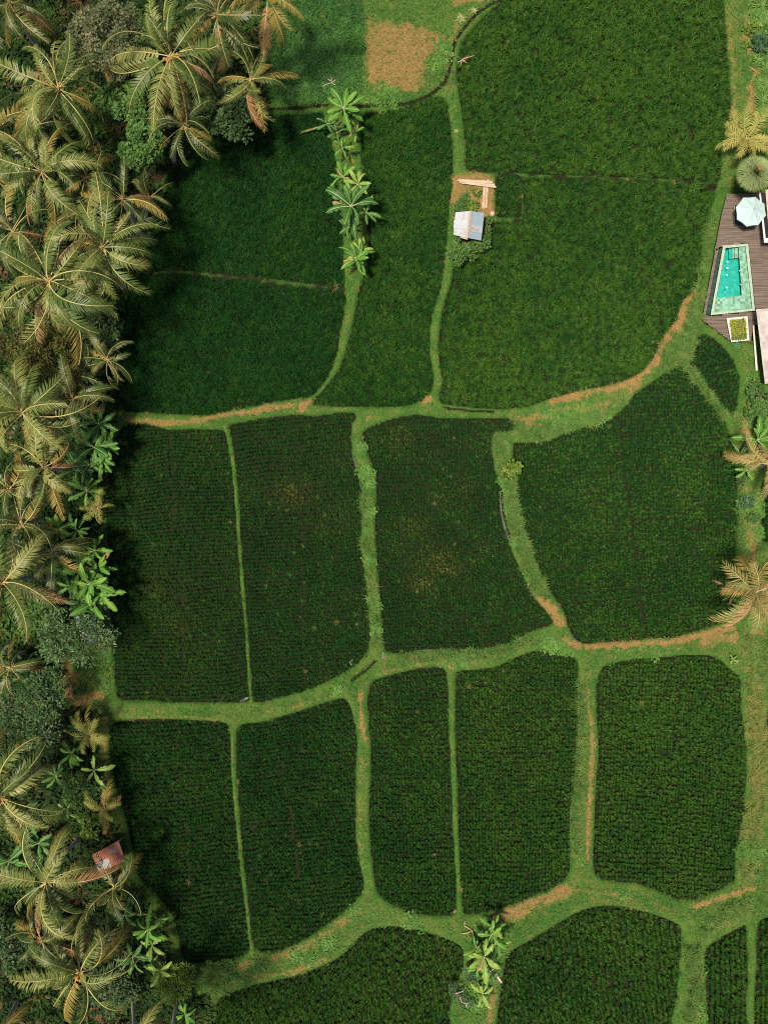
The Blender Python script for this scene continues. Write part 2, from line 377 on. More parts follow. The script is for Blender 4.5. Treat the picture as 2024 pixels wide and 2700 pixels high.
FNAME = dict(F1='below the weedy plot beside the forest edge', F2='in the broad field below the thin straight bank', F3='in the narrow strip between the banana bank and the hut path',
             F4='in the large field above the thin bank by the spiky garden', F5='in the large field beside the pool terrace and hut', F5a='in the tiny square plot beside the plank pile',
             M1='in the field between banana groves and a straight narrow bank', M2='in the field with one small brown thin patch', M3='in the field with yellowing patches',
             M4='in the wide rowed field with one straight dark furrow', M5='in the small wedge under the pool terrace', L1='in the tapering field beside the rusty roofed shed',
             L2='in the field ending at a rounded grassy junction', L3='in the narrow rounded field with a straight bank beside it', L4='in the field with a yellow grassy bank beside it',
             L5='in the round-cornered field with golden grass beside it', B1='in the field beside the ragged banana clump', B2='in the coarse rowed field under the straw covered junction',
             B3='in the narrow plot below the grassy fork', B4='in the strip beyond the last narrow bank', R1='in the small plot behind the golden palm', R2='in the plot beyond the golden grass bank')


def smooth_poly(p, n=3, closed=True):
    q = np.array(p, float); out = []; N_ = len(q)
    rng = range(N_) if closed else range(N_ - 1)
    for i in rng:
        if closed: a, b, c, d = q[i - 1], q[i], q[(i + 1) % N_], q[(i + 2) % N_]
        else: a, b, c, d = q[max(i - 1, 0)], q[i], q[i + 1], q[min(i + 2, N_ - 1)]
        for k in range(n):
            t = k / n
            cr = 0.5 * ((2 * b) + (-a + c) * t + (2 * a - 5 * b + 4 * c - d) * t * t + (-a + 3 * b - 3 * c + d) * t ** 3)
            out.append(0.65 * cr + 0.35 * (b + (c - b) * t))
    if not closed: out.append(q[-1])
    return np.array(out)


def seg_dist(poly, X, Y, closed=True):
    best = np.full(X.shape, 1e9)
    n = len(poly)
    for i in range(n if closed else n - 1):
        ax, ay = poly[i]; bx, by = poly[(i + 1) % n]
        dx, dy = bx - ax, by - ay
        t = np.clip(((X - ax) * dx + (Y - ay) * dy) / (dx * dx + dy * dy + 1e-9), 0, 1)
        best = np.minimum(best, (X - ax - t * dx) ** 2 + (Y - ay - t * dy) ** 2)
    return np.sqrt(best)


def inside(poly, X, Y):
    r = np.zeros(X.shape, bool); n = len(poly)
    for i in range(n):
        ax, ay = poly[i]; bx, by = poly[(i + 1) % n]
        if ay == by: continue
        c = ((ay > Y) != (by > Y)) & (X < (bx - ax) * (Y - ay) / (by - ay) + ax)
        r ^= c
    return r


def signed(poly, X, Y):
    d = seg_dist(poly, X, Y)
    return np.where(inside(poly, X, Y), -d, d)


def vnoise(X, Y, scale, seed):
    r = np.random.default_rng(seed); T = r.random((64, 64))
    x = np.asarray(X, float) / scale + 1000; y = np.asarray(Y, float) / scale + 1000
    xi = np.floor(x).astype(int); yi = np.floor(y).astype(int)
    fx = x - xi; fy = y - yi
    fx = fx * fx * (3 - 2 * fx); fy = fy * fy * (3 - 2 * fy)
    a = T[yi % 64, xi % 64]; b = T[yi % 64, (xi + 1) % 64]; c = T[(yi + 1) % 64, xi % 64]; d = T[(yi + 1) % 64, (xi + 1) % 64]
    return (a * (1 - fx) + b * fx) * (1 - fy) + (c * (1 - fx) + d * fx) * fy


FP = {k: smooth_poly(v) for k, v in F.items()}
JUNGLE = smooth_poly([(-400,-400),(640,-400),(680,60),(690,200),(700,280),(640,312),(575,345),(500,400),(440,460),(405,530),(390,600),(375,660),(362,715),(325,790),(296,840),(296,900),(302,980),(288,1080),(300,1110),(285,1180),(270,1350),(270,1500),(275,1640),(262,1680),(205,1700),(160,1790),(165,1860),(242,1890),(248,1950),(256,2030),(268,2100),(288,2160),(306,2230),(322,2300),(350,2352),(396,2402),(420,2440),(430,2485),(436,2535),(462,2580),(508,2615),(545,2660),(555,2760),(560,3100),(-400,3100)], 2)
WEEDY = [(684,-300),(955,-300),(955,258),(870,268),(740,280),(700,270),(692,60)]
DRYPLOT = smooth_poly([(968,65),(1020,52),(1052,70),(1110,66),(1150,90),(1165,100),(1152,135),(1122,165),(1118,228),(1060,248),(985,226),(962,212)], 2)
DECK = [(1915,513),(2070,505),(2090,860),(1985,858),(1978,900),(1921,896),(1853,845),(1853,830),(1880,666),(1886,647),(1902,562)]
LAWN = [(1925,900),(1985,870),(2090,850),(2090,1010),(1975,985)]
# dry thatch / bare soil strips: points, half width, strength
DRY = [([(1832,768),(1800,802),(1785,850),(1755,895),(1730,940),(1690,978),(1640,1008)],14,1.0),([(1640,1008),(1580,1028),(1500,1045),(1450,1065)],13,.85),
 ([(1450,1090),(1380,1108),(1350,1100)],8,.7),([(1370,1112),(1400,1132),(1440,1140)],12,.85),([(1440,1092),(1480,1080),(1560,1075),(1640,1050),(1680,1012)],10,.75),
 ([(340,1103),(420,1116),(520,1108),(620,1091),(720,1077),(800,1066)],7,.75),([(795,1078),(815,1060)],8,1),([(1118,1064),(1128,1052)],8,1),
 ([(1545,1702),(1650,1697),(1760,1690),(1850,1672),(1920,1655)],9,1),([(1850,1692),(1930,1682)],13,.65),([(1425,1582),(1450,1607),(1478,1636)],13,1),([(1490,1692),(1525,1702)],9,.8),
 ([(1545,1820),(1555,1900),(1560,1960),(1555,2050),(1550,2150),(1545,2260)],5,.8),([(1535,1760),(1533,1900),(1532,2000),(1522,2100),(1517,2250)],11,.38),
 ([(1315,2418),(1370,2395),(1430,2370),(1500,2345)],17,.78),([(1510,2345),(1600,2355),(1680,2372)],7,.5),([(1830,2387),(1880,2372),(1940,2352),(1985,2340)],6,.85),
 ([(1968,1850),(1985,1950),(1990,2080),(1975,2180)],14,.5),([(640,2547),(720,2527),(800,2497),(870,2457),(930,2412)],9,.6),([(670,2578),(740,2570),(800,2556),(860,2530)],4,.65),
 ([(950,1830),(950,1870),(955,1910),(962,1950)],5,.9),([(953,2000),(948,2100),(950,2200),(955,2290)],6,.42),([(278,1900),(276,2000),(285,2055),(300,2110)],6,.6),
 ([(1910,20),(1918,120),(1928,200),(1930,280),(1920,335)],8,.55),([(1965,40),(1957,110),(1970,142)],8,.95),([(1988,195),(1976,240),(1972,300)],10,1),
 ([(1968,1095),(1960,1140),(1955,1172)],15,.95),([(1975,1300),(1982,1345)],10,.9),([(1988,1385),(2000,1420)],8,.6),([(1985,1620),(2000,1662)],16,.85),([(1308,1198),(1330,1200)],7,1),([(1378,1452),(1388,1470)],6,1),
 ([(966,1112),(972,1100)],5,.8),([(978,1425),(983,1450)],4,.9),([(1310,2575),(1300,2620),(1290,2690)],8,.65),([(150,1812),(180,1780),(262,1830),(200,1850)],17,.75),([(170,1720),(185,1760)],12,.8),
 ([(622,2000),(636,2180),(655,2400)],3,.5),([(330,1893),(500,1891),(600,1904)],3,.5),([(760,1868),(880,1833)],4,.5),([(1000,1776),(1130,1746)],4,.55),([(1182,1752),(1190,1758)],6,.9),
 ([(925,420),(932,432)],7,.9),([(900,763),(912,770)],4,.9),([(880,752),(886,762)],4,.9),([(530,713),(700,735),(850,753)],3,.35),([(1205,480),(1280,490),(1275,550),(1215,548),(1210,500)],22,1),([(1240,520),(1260,530)],20,1),
 ([(1205,650),(1260,650)],16,.6),([(1962,1700),(1990,1800),(1992,2000),(1985,2200),(1965,2320)],24,.44),([(1965,1290),(1975,1400),(1980,1480)],16,.6),([(1950,1110),(1960,1200)],18,.55),([(1975,1680),(2010,1740)],18,.6),([(1940,360),(1925,330)],12,.7),([(1270,5),(1200,10)],8,.7),([(1205,70),(1190,110)],8,.6)]
DITCH = [([(1318,2),(1262,36),(1222,80),(1200,112),(1191,150),(1184,190),(1168,226),(1130,254),(1070,276),(960,282),(860,280),(780,288),(715,290)],4),
         ([(1168,1076),(1240,1084),(1300,1087)],3),([(990,1742),(955,1775),(925,1795)],4),([(1322,1290),(1326,1350),(1340,1405),(1350,1430)],4)]
VILLA_ZONE = [(1850,500),(2200,490),(2200,870),(1990,870),(1985,905),(1921,900),(1850,848)]

# ------------------------------------------------------------------ terrain
STEP = 5.0
gx = np.arange(-260, 2285, STEP); gy = np.arange(-260, 2965, STEP)
GX, GY = np.meshgrid(gx, gy)
dmin = np.full(GX.shape, 60.0); wsum = np.full(GX.shape, 1e-6); lsum = np.zeros(GX.shape); fl = np.zeros(GX.shape)
for k, poly in FP.items():
    x0, y0 = poly.min(0) - 60; x1, y1 = poly.max(0) + 60
    i0, i1 = np.searchsorted(gx, (x0, x1)); j0, j1 = np.searchsorted(gy, (y0, y1))
    sl = (slice(j0, j1), slice(i0, i1))
    sd = signed(poly, GX[sl], GY[sl])
    w = 1 / np.maximum(sd + 8, 3) ** 2 * (sd < 60)
    wsum[sl] += w; lsum[sl] += w * LEVEL[k]
    fl[sl] = np.where(sd < 0, LEVEL[k], fl[sl])
    dmin[sl] = np.minimum(dmin[sl], sd)
bund = lsum / wsum
tt = np.clip((dmin + 3.5) / 8.0, 0, 1); tt = tt * tt * (3 - 2 * tt)
floor_z = np.where(dmin < 0, fl, bund) - 0.26
top_z = bund + 0.05 + 0.10 * (1 - np.exp(-np.maximum(dmin, 0) / 10)) + 0.10 * (vnoise(GX, GY, 40, 3) - .5) + 0.05 * (vnoise(GX, GY, 13, 4) - .5)
GZ = floor_z * (1 - tt) + top_z * tt
GZ += 0.03 * (vnoise(GX, GY, 11, 5) - .5) * (dmin < 0)
a_dry = np.zeros(GX.shape); a_mud = np.zeros(GX.shape)
for pts, hw, st in DRY:
    pl = smooth_poly(pts, 3, False) if len(pts) > 2 else np.array(pts, float)
    x0, y0 = pl.min(0) - hw * 3; x1, y1 = pl.max(0) + hw * 3
    i0, i1 = np.searchsorted(gx, (x0, x1)); j0, j1 = np.searchsorted(gy, (y0, y1)); sl = (slice(j0, j1), slice(i0, i1))
    d = seg_dist(pl, GX[sl], GY[sl], False)
    d = d + (vnoise(GX[sl], GY[sl], 16, 8) - .5) * hw * 1.3
    a_dry[sl] = np.maximum(a_dry[sl], st * np.clip(1.5 - d / hw, 0, 1))
sdp = signed(DRYPLOT, GX, GY) + (vnoise(GX, GY, 22, 9) - .5) * 16
a_dry = np.maximum(a_dry, 0.74 * np.clip(0.6 - (sdp + (vnoise(GX, GY, 9, 19) - .5) * 22) / 26, 0, 1))
a_dry *= np.clip((dmin + 2) / 5, 0, 1)
a_dry = np.maximum(a_dry, 0.22 * (vnoise(GX, GY, 60, 21) > .62) * (dmin > 0))
a_mud = np.clip(1 - (dmin + 1.5) / 3.0, 0, 1)
for pts, hw in DITCH:
    pl = smooth_poly(pts, 3, False)
    d = seg_dist(pl, GX, GY, False)
    q = np.clip(1.5 - d / hw, 0, 1)
    a_mud = np.maximum(a_mud, q); GZ -= 0.22 * q
DIVIDERS = [[(372, 719), (470, 717), (560, 724), (650, 734), (740, 744), (830, 756), (906, 765)], [(1236, 451), (1318, 459), (1432, 465), (1619, 472), (1774, 478), (1885, 486)], [(1376, 470), (1378, 520), (1377, 572), (1340, 580), (1300, 578)]]
a_div = np.zeros(GX.shape)
for pts in DIVIDERS: a_div = np.maximum(a_div, np.clip(2 - seg_dist(np.array(pts, float), GX, GY, False) / 5, 0, 1))
a_mud = np.maximum(a_mud, a_div * (.25 + .5 * vnoise(GX, GY, 20, 71)))
sdj = signed(JUNGLE, GX, GY)
a_lit = np.clip(0.5 - sdj / 10, 0, 1) * np.where(a_dry > .5, .5, 1)
inv = inside(VILLA_ZONE, GX, GY)
GZ = np.where(inv, np.minimum(GZ, -0.55), GZ)

nx, ny = len(gx), len(gy)
co = np.stack([(GX - CX) * S, (CY - GY) * S, GZ], -1).reshape(-1, 3)
ii, jj = np.meshgrid(np.arange(nx - 1), np.arange(ny - 1))
base = (jj * nx + ii).ravel()
quads = np.stack([base, base + nx, base + nx + 1, base + 1], 1)
me = bpy.data.meshes.new('terrain')
me.vertices.add(len(co)); me.vertices.foreach_set('co', co.ravel())
me.loops.add(quads.size); me.loops.foreach_set('vertex_index', quads.ravel().astype(np.int32))
me.polygons.add(len(quads)); me.polygons.foreach_set('loop_start', np.arange(0, quads.size, 4, dtype=np.int32))
me.polygons.foreach_set('use_smooth', np.ones(len(quads), bool))
me.update(calc_edges=True)
for nm, arr in (('dry', a_dry), ('mud', a_mud), ('litter', a_lit)):
    at = me.attributes.new(nm, 'FLOAT', 'POINT'); at.data.foreach_set('value', arr.ravel().astype(np.float32))
me.materials.append(M['ground'])
tag(mobj('terraced_ground', me), 'terraced ground with grassy banks and paddy beds', kind='structure')
mb = MB()
R_ = 2500
mb.face([(-R_, -R_, -1.2), (R_, -R_, -1.2), (R_, R_, -1.2), (-R_, R_, -1.2)])
tag(mobj('ground', mb.mesh('ground', [M['ground']])), 'grassy ground reaching to the horizon', kind='structure')


def grid_at(arr, px, py):
    i = np.clip(np.rint((np.asarray(px) - gx[0]) / STEP).astype(int), 0, nx - 1)
    j = np.clip(np.rint((np.asarray(py) - gy[0]) / STEP).astype(int), 0, ny - 1)
    return arr[j, i]


def G(px, py, dz=0.0):
    """ground point under a photo pixel"""
    z = float(grid_at(GZ, px, py))
    return Vector(((px - CX) * S, (CY - py) * S, z + dz))


# ------------------------------------------------------------------ scatter (stuff)
def blade_tuft(seed, n, length, width, spread, rise, segs=2, mat=None, tip=0.0, base_r=0.04):
    r = random.Random(seed); mb = MB()
    for i in range(n):
        az = 2 * math.pi * (i + r.random()) / n; L = length * r.uniform(.65, 1.15); w = width * r.uniform(.7, 1.2)
        sp = spread * r.uniform(.35, 1.2)
        d = Vector((math.cos(az), math.sin(az), 0)); s = Vector((-d.y, d.x, 0))
        b = d * base_r * r.random() + s * base_r * r.uniform(-1, 1)
        rows = []
        for k in range(segs + 1):
            t = k / segs
            p = b + d * (sp * t ** 1.4 * L) + Vector((0, 0, L * rise * (t - 0.45 * sp * t * t)))
            ww = w * (1 - t ** 1.6) * (0.6 + 0.9 * t * (1 - t) * 2) + 0.002
            rows.append([p - s * ww / 2, p + s * ww / 2])
        mb.grid(rows)
    return mb.mesh('tuft', [mat], smooth=True)


def leaf_clump(seed, n, size, radius, height, mat, aspect=0.55):
    r = random.Random(seed); mb = MB()
    for i in range(n):
        az = r.uniform(0, 6.283); rr = radius * math.sqrt(r.random())
        c = Vector((math.cos(az) * rr, math.sin(az) * rr, height * r.uniform(.25, 1) * (1 - .5 * rr / radius)))
        d = Vector((math.cos(az + r.uniform(-.8, .8)), math.sin(az + r.uniform(-.8, .8)), r.uniform(-.6, .3))).normalized()
        s = d.cross(Vector((0, 0, 1))).normalized(); u = s.cross(d)
        L = size * r.uniform(.6, 1.3); w = L * aspect
        m_ = c + d * L * .5 - u * L * .04
        mb.face([c, m_ + s * w / 2, c + d * L, m_ - s * w / 2])
    return mb.mesh('clump', [mat])


_gn = {}


def scatter_group(key, protos):
    if key in _gn: return _gn[key]
    ng = bpy.data.node_groups.new('scatter_' + key, 'GeometryNodeTree')
    ng.interface.new_socket('Geometry', in_out='INPUT', socket_type='NodeSocketGeometry')
    ng.interface.new_socket('Geometry', in_out='OUTPUT', socket_type='NodeSocketGeometry')
    N, L = ng.nodes, ng.links
    gi = N.new('NodeGroupInput'); go = N.new('NodeGroupOutput')
    join = N.new('GeometryNodeJoinGeometry')
    for me_ in reversed(protos):
        ob = bpy.data.objects.new('proto_' + key, me_)
        oi = N.new('GeometryNodeObjectInfo'); oi.inputs['Object'].default_value = ob
        oi.inputs['As Instance'].default_value = False
        g2 = N.new('GeometryNodeGeometryToInstance')
        L.new(oi.outputs['Geometry'], g2.inputs[0]); L.new(g2.outputs[0], join.inputs[0])
    iop = N.new('GeometryNodeInstanceOnPoints')
    iop.inputs['Pick Instance'].default_value = True
    L.new(gi.outputs[0], iop.inputs['Points']); L.new(join.outputs[0], iop.inputs['Instance'])

    def na(name, typ):
        n = N.new('GeometryNodeInputNamedAttribute'); n.data_type = typ; n.inputs['Name'].default_value = name
        return n.outputs['Attribute']
    L.new(na('pid', 'INT'), iop.inputs['Instance Index'])
    L.new(na('rot', 'FLOAT_VECTOR'), iop.inputs['Rotation'])
    L.new(na('scl', 'FLOAT_VECTOR'), iop.inputs['Scale'])
    L.new(iop.outputs[0], go.inputs[0])
    _gn[key] = ng
    return ng


def scatter(name, label, key, protos, xyz, scl, tint, dry, tilt=0.12, sclz=None, seed=0):
    n = len(xyz)
    if n == 0: return None
    r = np.random.default_rng(seed + 5)
    me_ = bpy.data.meshes.new(name)
    me_.vertices.add(n); me_.vertices.foreach_set('co', np.asarray(xyz, np.float32).ravel())
    rot = np.stack([r.normal(0, tilt, n), r.normal(0, tilt, n), r.uniform(0, 6.283, n)], 1)
    s3 = np.stack([scl, scl, scl if sclz is None else sclz], 1)
    for nm, typ, arr in (('rot', 'FLOAT_VECTOR', rot), ('scl', 'FLOAT_VECTOR', s3)):
        a = me_.attributes.new(nm, typ, 'POINT'); a.data.foreach_set('vector', arr.astype(np.float32).ravel())
    for nm, arr in (('tint', tint), ('dry', dry)):
        a = me_.attributes.new(nm, 'FLOAT', 'POINT'); a.data.foreach_set('value', np.clip(arr, 0, 1).astype(np.float32))
    a = me_.attributes.new('pid', 'INT', 'POINT'); a.data.foreach_set('value', r.integers(0, len(protos), n).astype(np.int32))
    o = mobj(name, me_)
    md = o.modifiers.new('scatter', 'NODES'); md.node_group = scatter_group(key, protos)
    return tag(o, label, kind='stuff')


def to_xyz(px, py, dz=0.0):
    z = grid_at(GZ, px, py)
    return np.stack([(px - CX) * S, (CY - py) * S, z + dz], 1)


RT = [blade_tuft(40 + i, 20, 0.58, 0.046, 0.60, 0.95, 3, M['rice_tall'], base_r=0.05) for i in range(6)]
RR = [blade_tuft(60 + i, 30, 0.45, 0.042, 0.42, 0.97, 3, M['rice_row'], base_r=0.035) for i in range(6)]
# spacing px, angle deg (rows), row jitter, kind
FS = dict(F1=(8.2,5,.34,'t',.36), F2=(8.2,4,.30,'t',.34), F3=(8.4,3,.36,'t',.60), F4=(9.0,0,.40,'t',.78), F5=(8.8,2,.38,'t',.72), F5a=(9,0,.36,'t',.70),
          M1=(9.2,-4,.10,'r',.54), M2=(9.2,-4,.12,'r',.48), M3=(9.4,-3,.12,'r',.50), M4=(9.4,-5,.09,'r',.64), M5=(10.5,-12,.12,'r',.46),
          L1=(9.8,-5,.10,'r',.52), L2=(9.8,-5,.10,'r',.54), L3=(10.0,-1,.10,'r',.64), L4=(10.0,1,.09,'r',.72), L5=(10.2,2,.10,'r',.80),
          B1=(11.5,-7,.13,'r',.80), B2=(12.0,-8,.14,'r',.84), B3=(12.0,0,.16,'r',.76), B4=(12.0,0,.16,'r',.78), R1=(10,0,.2,'r',.3), R2=(10,0,.2,'r',.4))
FURROW = dict(M1=[[(446,1140),(452,1400),(475,1560),(482,1840)]], M2=[[(790,1180),(792,1400),(800,1700),(802,1800)]], M4=[[(1630,1110),(1655,1330),(1675,1500),(1698,1680)]],
              L1=[[(460,1910),(480,2150),(500,2350)]], L2=[[(740,1990),(765,2180),(795,2380)]], F5=[[(1268,945),(1310,938),(1360,934)]], F4=[[(1820,290),(1818,390)]])
for k, (sp, ang, jit, typ, bright) in FS.items():
    poly = FP[k]; x0, y0 = poly.min(0); x1, y1 = poly.max(0)
    c = (poly.min(0) + poly.max(0)) / 2; R0 = math.hypot(x1 - x0, y1 - y0) / 2 + 20
    spx, spy = (sp, sp) if typ == 't' else (sp * .82, sp * 1.12)
    if k[0] == 'B': spx, spy = sp * 1.12, sp * .82
    u = np.arange(-R0, R0, spx); v = np.arange(-R0, R0, spy)
    U, V = np.meshgrid(u, v); U = U.ravel(); V = V.ravel()
    sd_ = sum(map(ord, k)); r = np.random.default_rng(sd_)
    if typ == 'r':   # planted by hand: rows wander
        dv = 11 * (vnoise(U, V, 95, sd_) - .5) + 4 * (vnoise(U, V, 34, sd_ + 1) - .5) + 26 * (vnoise(U * .8, V * .4, 230, sd_ + 4) - .5)
        du = 8 * (vnoise(U, V, 120, sd_ + 2) - .5) + 3 * (vnoise(U, V, 40, sd_ + 3) - .5)
        U = U + du; V = V + dv
    a = math.radians(ang); ca, sa = math.cos(a), math.sin(a)
    X = c[0] + U * ca - V * sa; Y = c[1] + U * sa + V * ca
    jj_ = jit * (1 if typ == 't' else .6)
    X += r.normal(0, jj_ * sp, X.shape); Y += r.normal(0, jj_ * sp, X.shape)
    m = (X > x0) & (X < x1) & (Y > y0) & (Y < y1)
    X, Y = X[m], Y[m]
    sd = signed(poly, X, Y)
    keep = sd < -(0.0 if typ == 't' else 0.8) - r.random(X.shape) * 1.8
    for pl in FURROW.get(k, []):
        d = seg_dist(np.array(pl, float), X, Y, False); keep &= ~((d < 3.4) & (r.random(X.shape) < .75))
    big = vnoise(X, Y, 130, sd_ + 7) * .55 + vnoise(X, Y, 45, sd_ + 8) * .45
    keep &= r.random(X.shape) > .008
    X, Y, sd, big = X[keep], Y[keep], sd[keep], big[keep]
    n = len(X)
    tint = bright - .04 + (big - .5) * (.34 if typ == 't' else .55) + r.normal(0, .15 if typ == 't' else .11, n)
    edge = np.clip(1 + sd / 14, 0, 1)
    dry = np.zeros(n)
    if k == 'M2':
        q = np.exp(-(((X - 775) / 50) ** 2 + ((Y - 1300) / 32) ** 2)); dry += q * .8 * r.random(n) * 1.3
        q = np.exp(-(((X - 850) / 60) ** 2 + ((Y - 1380) / 40) ** 2)); dry += q * .25 * r.random(n)
    if k == 'M3':
        for (cx_, cy_, rx, ry, s_) in ((1150, 1470, 55, 30, .5), (1110, 1540, 35, 22, .6), (1180, 1505, 40, 18, .5), (1055, 1150, 30, 25, .45), (1090, 1390, 45, 25, .35), (1225, 1290, 18, 12, .4), (1280, 1450, 15, 12, .4), (1155, 1320, 25, 18, .25)):
            dry += np.exp(-(((X - cx_) / rx) ** 2 + ((Y - cy_) / ry) ** 2)) * s_ * r.random(n) * 1.5
    if k == 'M1':
        for (cx_, cy_, rx, ry, s_) in ((560, 1470, 40, 40, .15), (420, 1555, 30, 20, .3), (480, 1620, 70, 90, .12)):
            dry += np.exp(-(((X - cx_) / rx) ** 2 + ((Y - cy_) / ry) ** 2)) * s_ * r.random(n) * 1.5
    scl = r.uniform(.85, 1.2, n) * (1.0 if typ == 't' else sp / 9.6) * (1 - .2 * edge)
    if k in ('M1', 'M2', 'M3'): scl *= .94
    scatter('rice_crop', 'dark green rice plants ' + FNAME[k], typ, RT if typ == 't' else RR, to_xyz(X, Y, -0.02), scl, tint, dry, tilt=.16 if typ == 't' else .1, sclz=scl * r.uniform(.85, 1.15, n), seed=sd_)

# turf on the banks
GT = [blade_tuft(80 + i, 12, 0.17, 0.026, 0.75, 0.8, 2, M['grass'], base_r=0.05) for i in range(5)]
LGT = [blade_tuft(90 + i, 26, 0.42, 0.026, 0.85, 0.85, 3, M['grass'], base_r=0.05) for i in range(4)]
WD = [leaf_clump(100 + i, 16, 0.17, 0.17, 0.16, M['weed'], .6) for i in range(4)]
UG = [leaf_clump(120 + i, 34, 0.30, 0.42, 0.6, M['under'], .45) for i in range(5)] + [blade_tuft(130 + i, 16, 0.8, 0.07, 0.9, 0.8, 3, M['under'], base_r=.06) for i in range(3)]
ux = np.arange(-60, 2090, 4.6); uy = np.arange(-60, 2765, 4.6)
U, V = np.meshgrid(ux, uy); U = U.ravel() + nrg.normal(0, 1.9, U.size); V = V.ravel() + nrg.normal(0, 1.9, V.size)
d_ = grid_at(dmin, U, V); dr = grid_at(a_dry, U, V); li = grid_at(a_lit, U, V); mu = grid_at(a_mud, U, V)
nv = ~grid_at(inv, U, V)
dry_here = dr + (vnoise(U, V, 9, 31) - .5) * .6
ok = (d_ > -0.6) & (li < .45) & nv & (mu < .55) & (nrg.random(U.shape) > np.where(dry_here > .5, .50, .06))
X, Y, D_, DH = U[ok], V[ok], d_[ok], dry_here[ok]
n = len(X)
tint = .42 + (vnoise(X, Y, 70, 41) - .5) * .7 + (vnoise(X, Y, 18, 42) - .5) * .35 + nrg.normal(0, .24, n) + .12 * ((X > 1900) | (Y > 2350)) - .62 * inside(WEEDY, X, Y) + .18 * np.clip((D_ - 4) / 6, 0, 1) - .6 * grid_at(a_div, X, Y)
drya = np.clip((DH - .34) * 2.2, 0, 1) * nrg.uniform(.6, 1, n) + (nrg.random(n) < .035) * .7 + .45 * (D_ > 6) * (D_ < 30) * (vnoise(X, Y, 24, 55) > .56) * nrg.random(n)
wide = np.clip((D_ - 6) / 14, 0, 1)
scl = nrg.uniform(.6, 1.05, n) * (.72 + .45 * wide)
scatter('bank_grass', 'short green and straw coloured grass covering the field banks', 'grass', GT, to_xyz(X, Y, -.01), scl, tint, drya, tilt=.2, seed=3)

# longer grass on some banks
LONG = [([(1312,1160),(1325,1215),(1345,1290),(1352,1370),(1375,1440),(1395,1500),(1430,1560)],15,520),([(960,1420),(975,1460),(985,1600),(990,1700)],9,90),([(955,1300),(965,1380)],9,40),
        ([(1770,900),(1800,930),(1760,960),(1815,880),(1840,800),(1850,760)],26,330),([(1880,560),(1868,640),(1850,720)],10,130),([(1390,1150),(1480,1125),(1560,1105),(1640,1050)],14,160),([(1350,1108),(1400,1150)],12,40),
        ([(1060,1735),(1180,1728),(1300,1720),(1400,1690)],10,140),([(1940,1100),(1945,1290),(1950,1400),(1955,1440)],10,130),([(1960,1680),(2000,1720),(1985,1830),(1995,1950),(1990,2100),(1975,2200),(1970,2300)],24,330),
        ([(1820,2500),(1835,2600),(1815,2690)],16,150),([(1900,2400),(1960,2390),(1850,2440)],18,120),([(1530,1800),(1528,1950),(1520,2100),(1510,2260)],9,160),
        ([(1810,975),(1860,1040),(1905,1095)],7,110),([(530,2600),(560,2560),(545,2680)],18,130),([(240,1720),(270,1780),(225,1800)],22,130)]
xs, ys = [], []
for pts, hw, cnt in LONG:
    pl = smooth_poly(pts, 4, False) if len(pts) > 2 else np.array(pts, float)
    k_ = nrg.integers(0, len(pl) - 1, cnt); t = nrg.random(cnt)[:, None]
    q = pl[k_] * (1 - t) + pl[k_ + 1] * t + nrg.uniform(-hw, hw, (cnt, 2))
    xs.append(q[:, 0]); ys.append(q[:, 1])
X = np.concatenate(xs); Y = np.concatenate(ys); m = grid_at(dmin, X, Y) > 0.5; X, Y = X[m], Y[m]; n = len(X)
scatter('long_grass', 'long drooping grass tussocks on the wider banks', 'longgrass', LGT, to_xyz(X, Y, -.02), nrg.uniform(.8, 1.5, n), .72 + nrg.normal(0, .2, n) + .2 * (X > 1950), (nrg.random(n) < .02) * .6 + .35 * ((X > 1955) & (Y > 1800) & (Y < 2200)) * nrg.random(n), tilt=.25, seed=9)

# loose straw on the dry strips
sx_ = nrg.uniform(-40, 2070, 60000); sy_ = nrg.uniform(-40, 2740, 60000); sdv = grid_at(a_dry, sx_, sy_)
m = (sdv > .3) & (nrg.random(60000) < sdv * 1.1) & (grid_at(dmin, sx_, sy_) > 1) & ~grid_at(inv, sx_, sy_)
sx_, sy_ = sx_[m], sy_[m]; n = len(sx_)
ST = [blade_tuft(140 + i, 9, 0.34, 0.022, 1.0, 0.35, 2, M['grass'], base_r=0.10) for i in range(4)]
scatter('dry_straw', 'loose tan straw lying along the dry strips of the banks', 'straw', ST, to_xyz(sx_, sy_, .01), nrg.uniform(.5, 1.2, n), nrg.uniform(.3, 1, n), np.where(nrg.random(n) < .75, nrg.uniform(.7, 1, n), .1), tilt=.3, seed=33)

# ragged tufts along the bank edges
ex_ = nrg.uniform(270, 2040, 70000); ey_ = nrg.uniform(-30, 2730, 70000); ed = grid_at(dmin, ex_, ey_)
m = (ed > -1) & (ed < 4) & (nrg.random(70000) < .16 + .5 * (vnoise(ex_, ey_, 30, 66) > .6)) & ~grid_at(inv, ex_, ey_)
ex_, ey_, ed = ex_[m], ey_[m], ed[m]; n = len(ex_)
scatter('edge_grass', 'ragged grass tufts leaning over the edges of the banks', 'longgrass', LGT, to_xyz(ex_, ey_, -.02), nrg.uniform(.28, .72, n), .45 + nrg.normal(0, .2, n) - .6 * grid_at(a_div, ex_, ey_), (nrg.random(n) < .06) * .8, tilt=.25, seed=44)

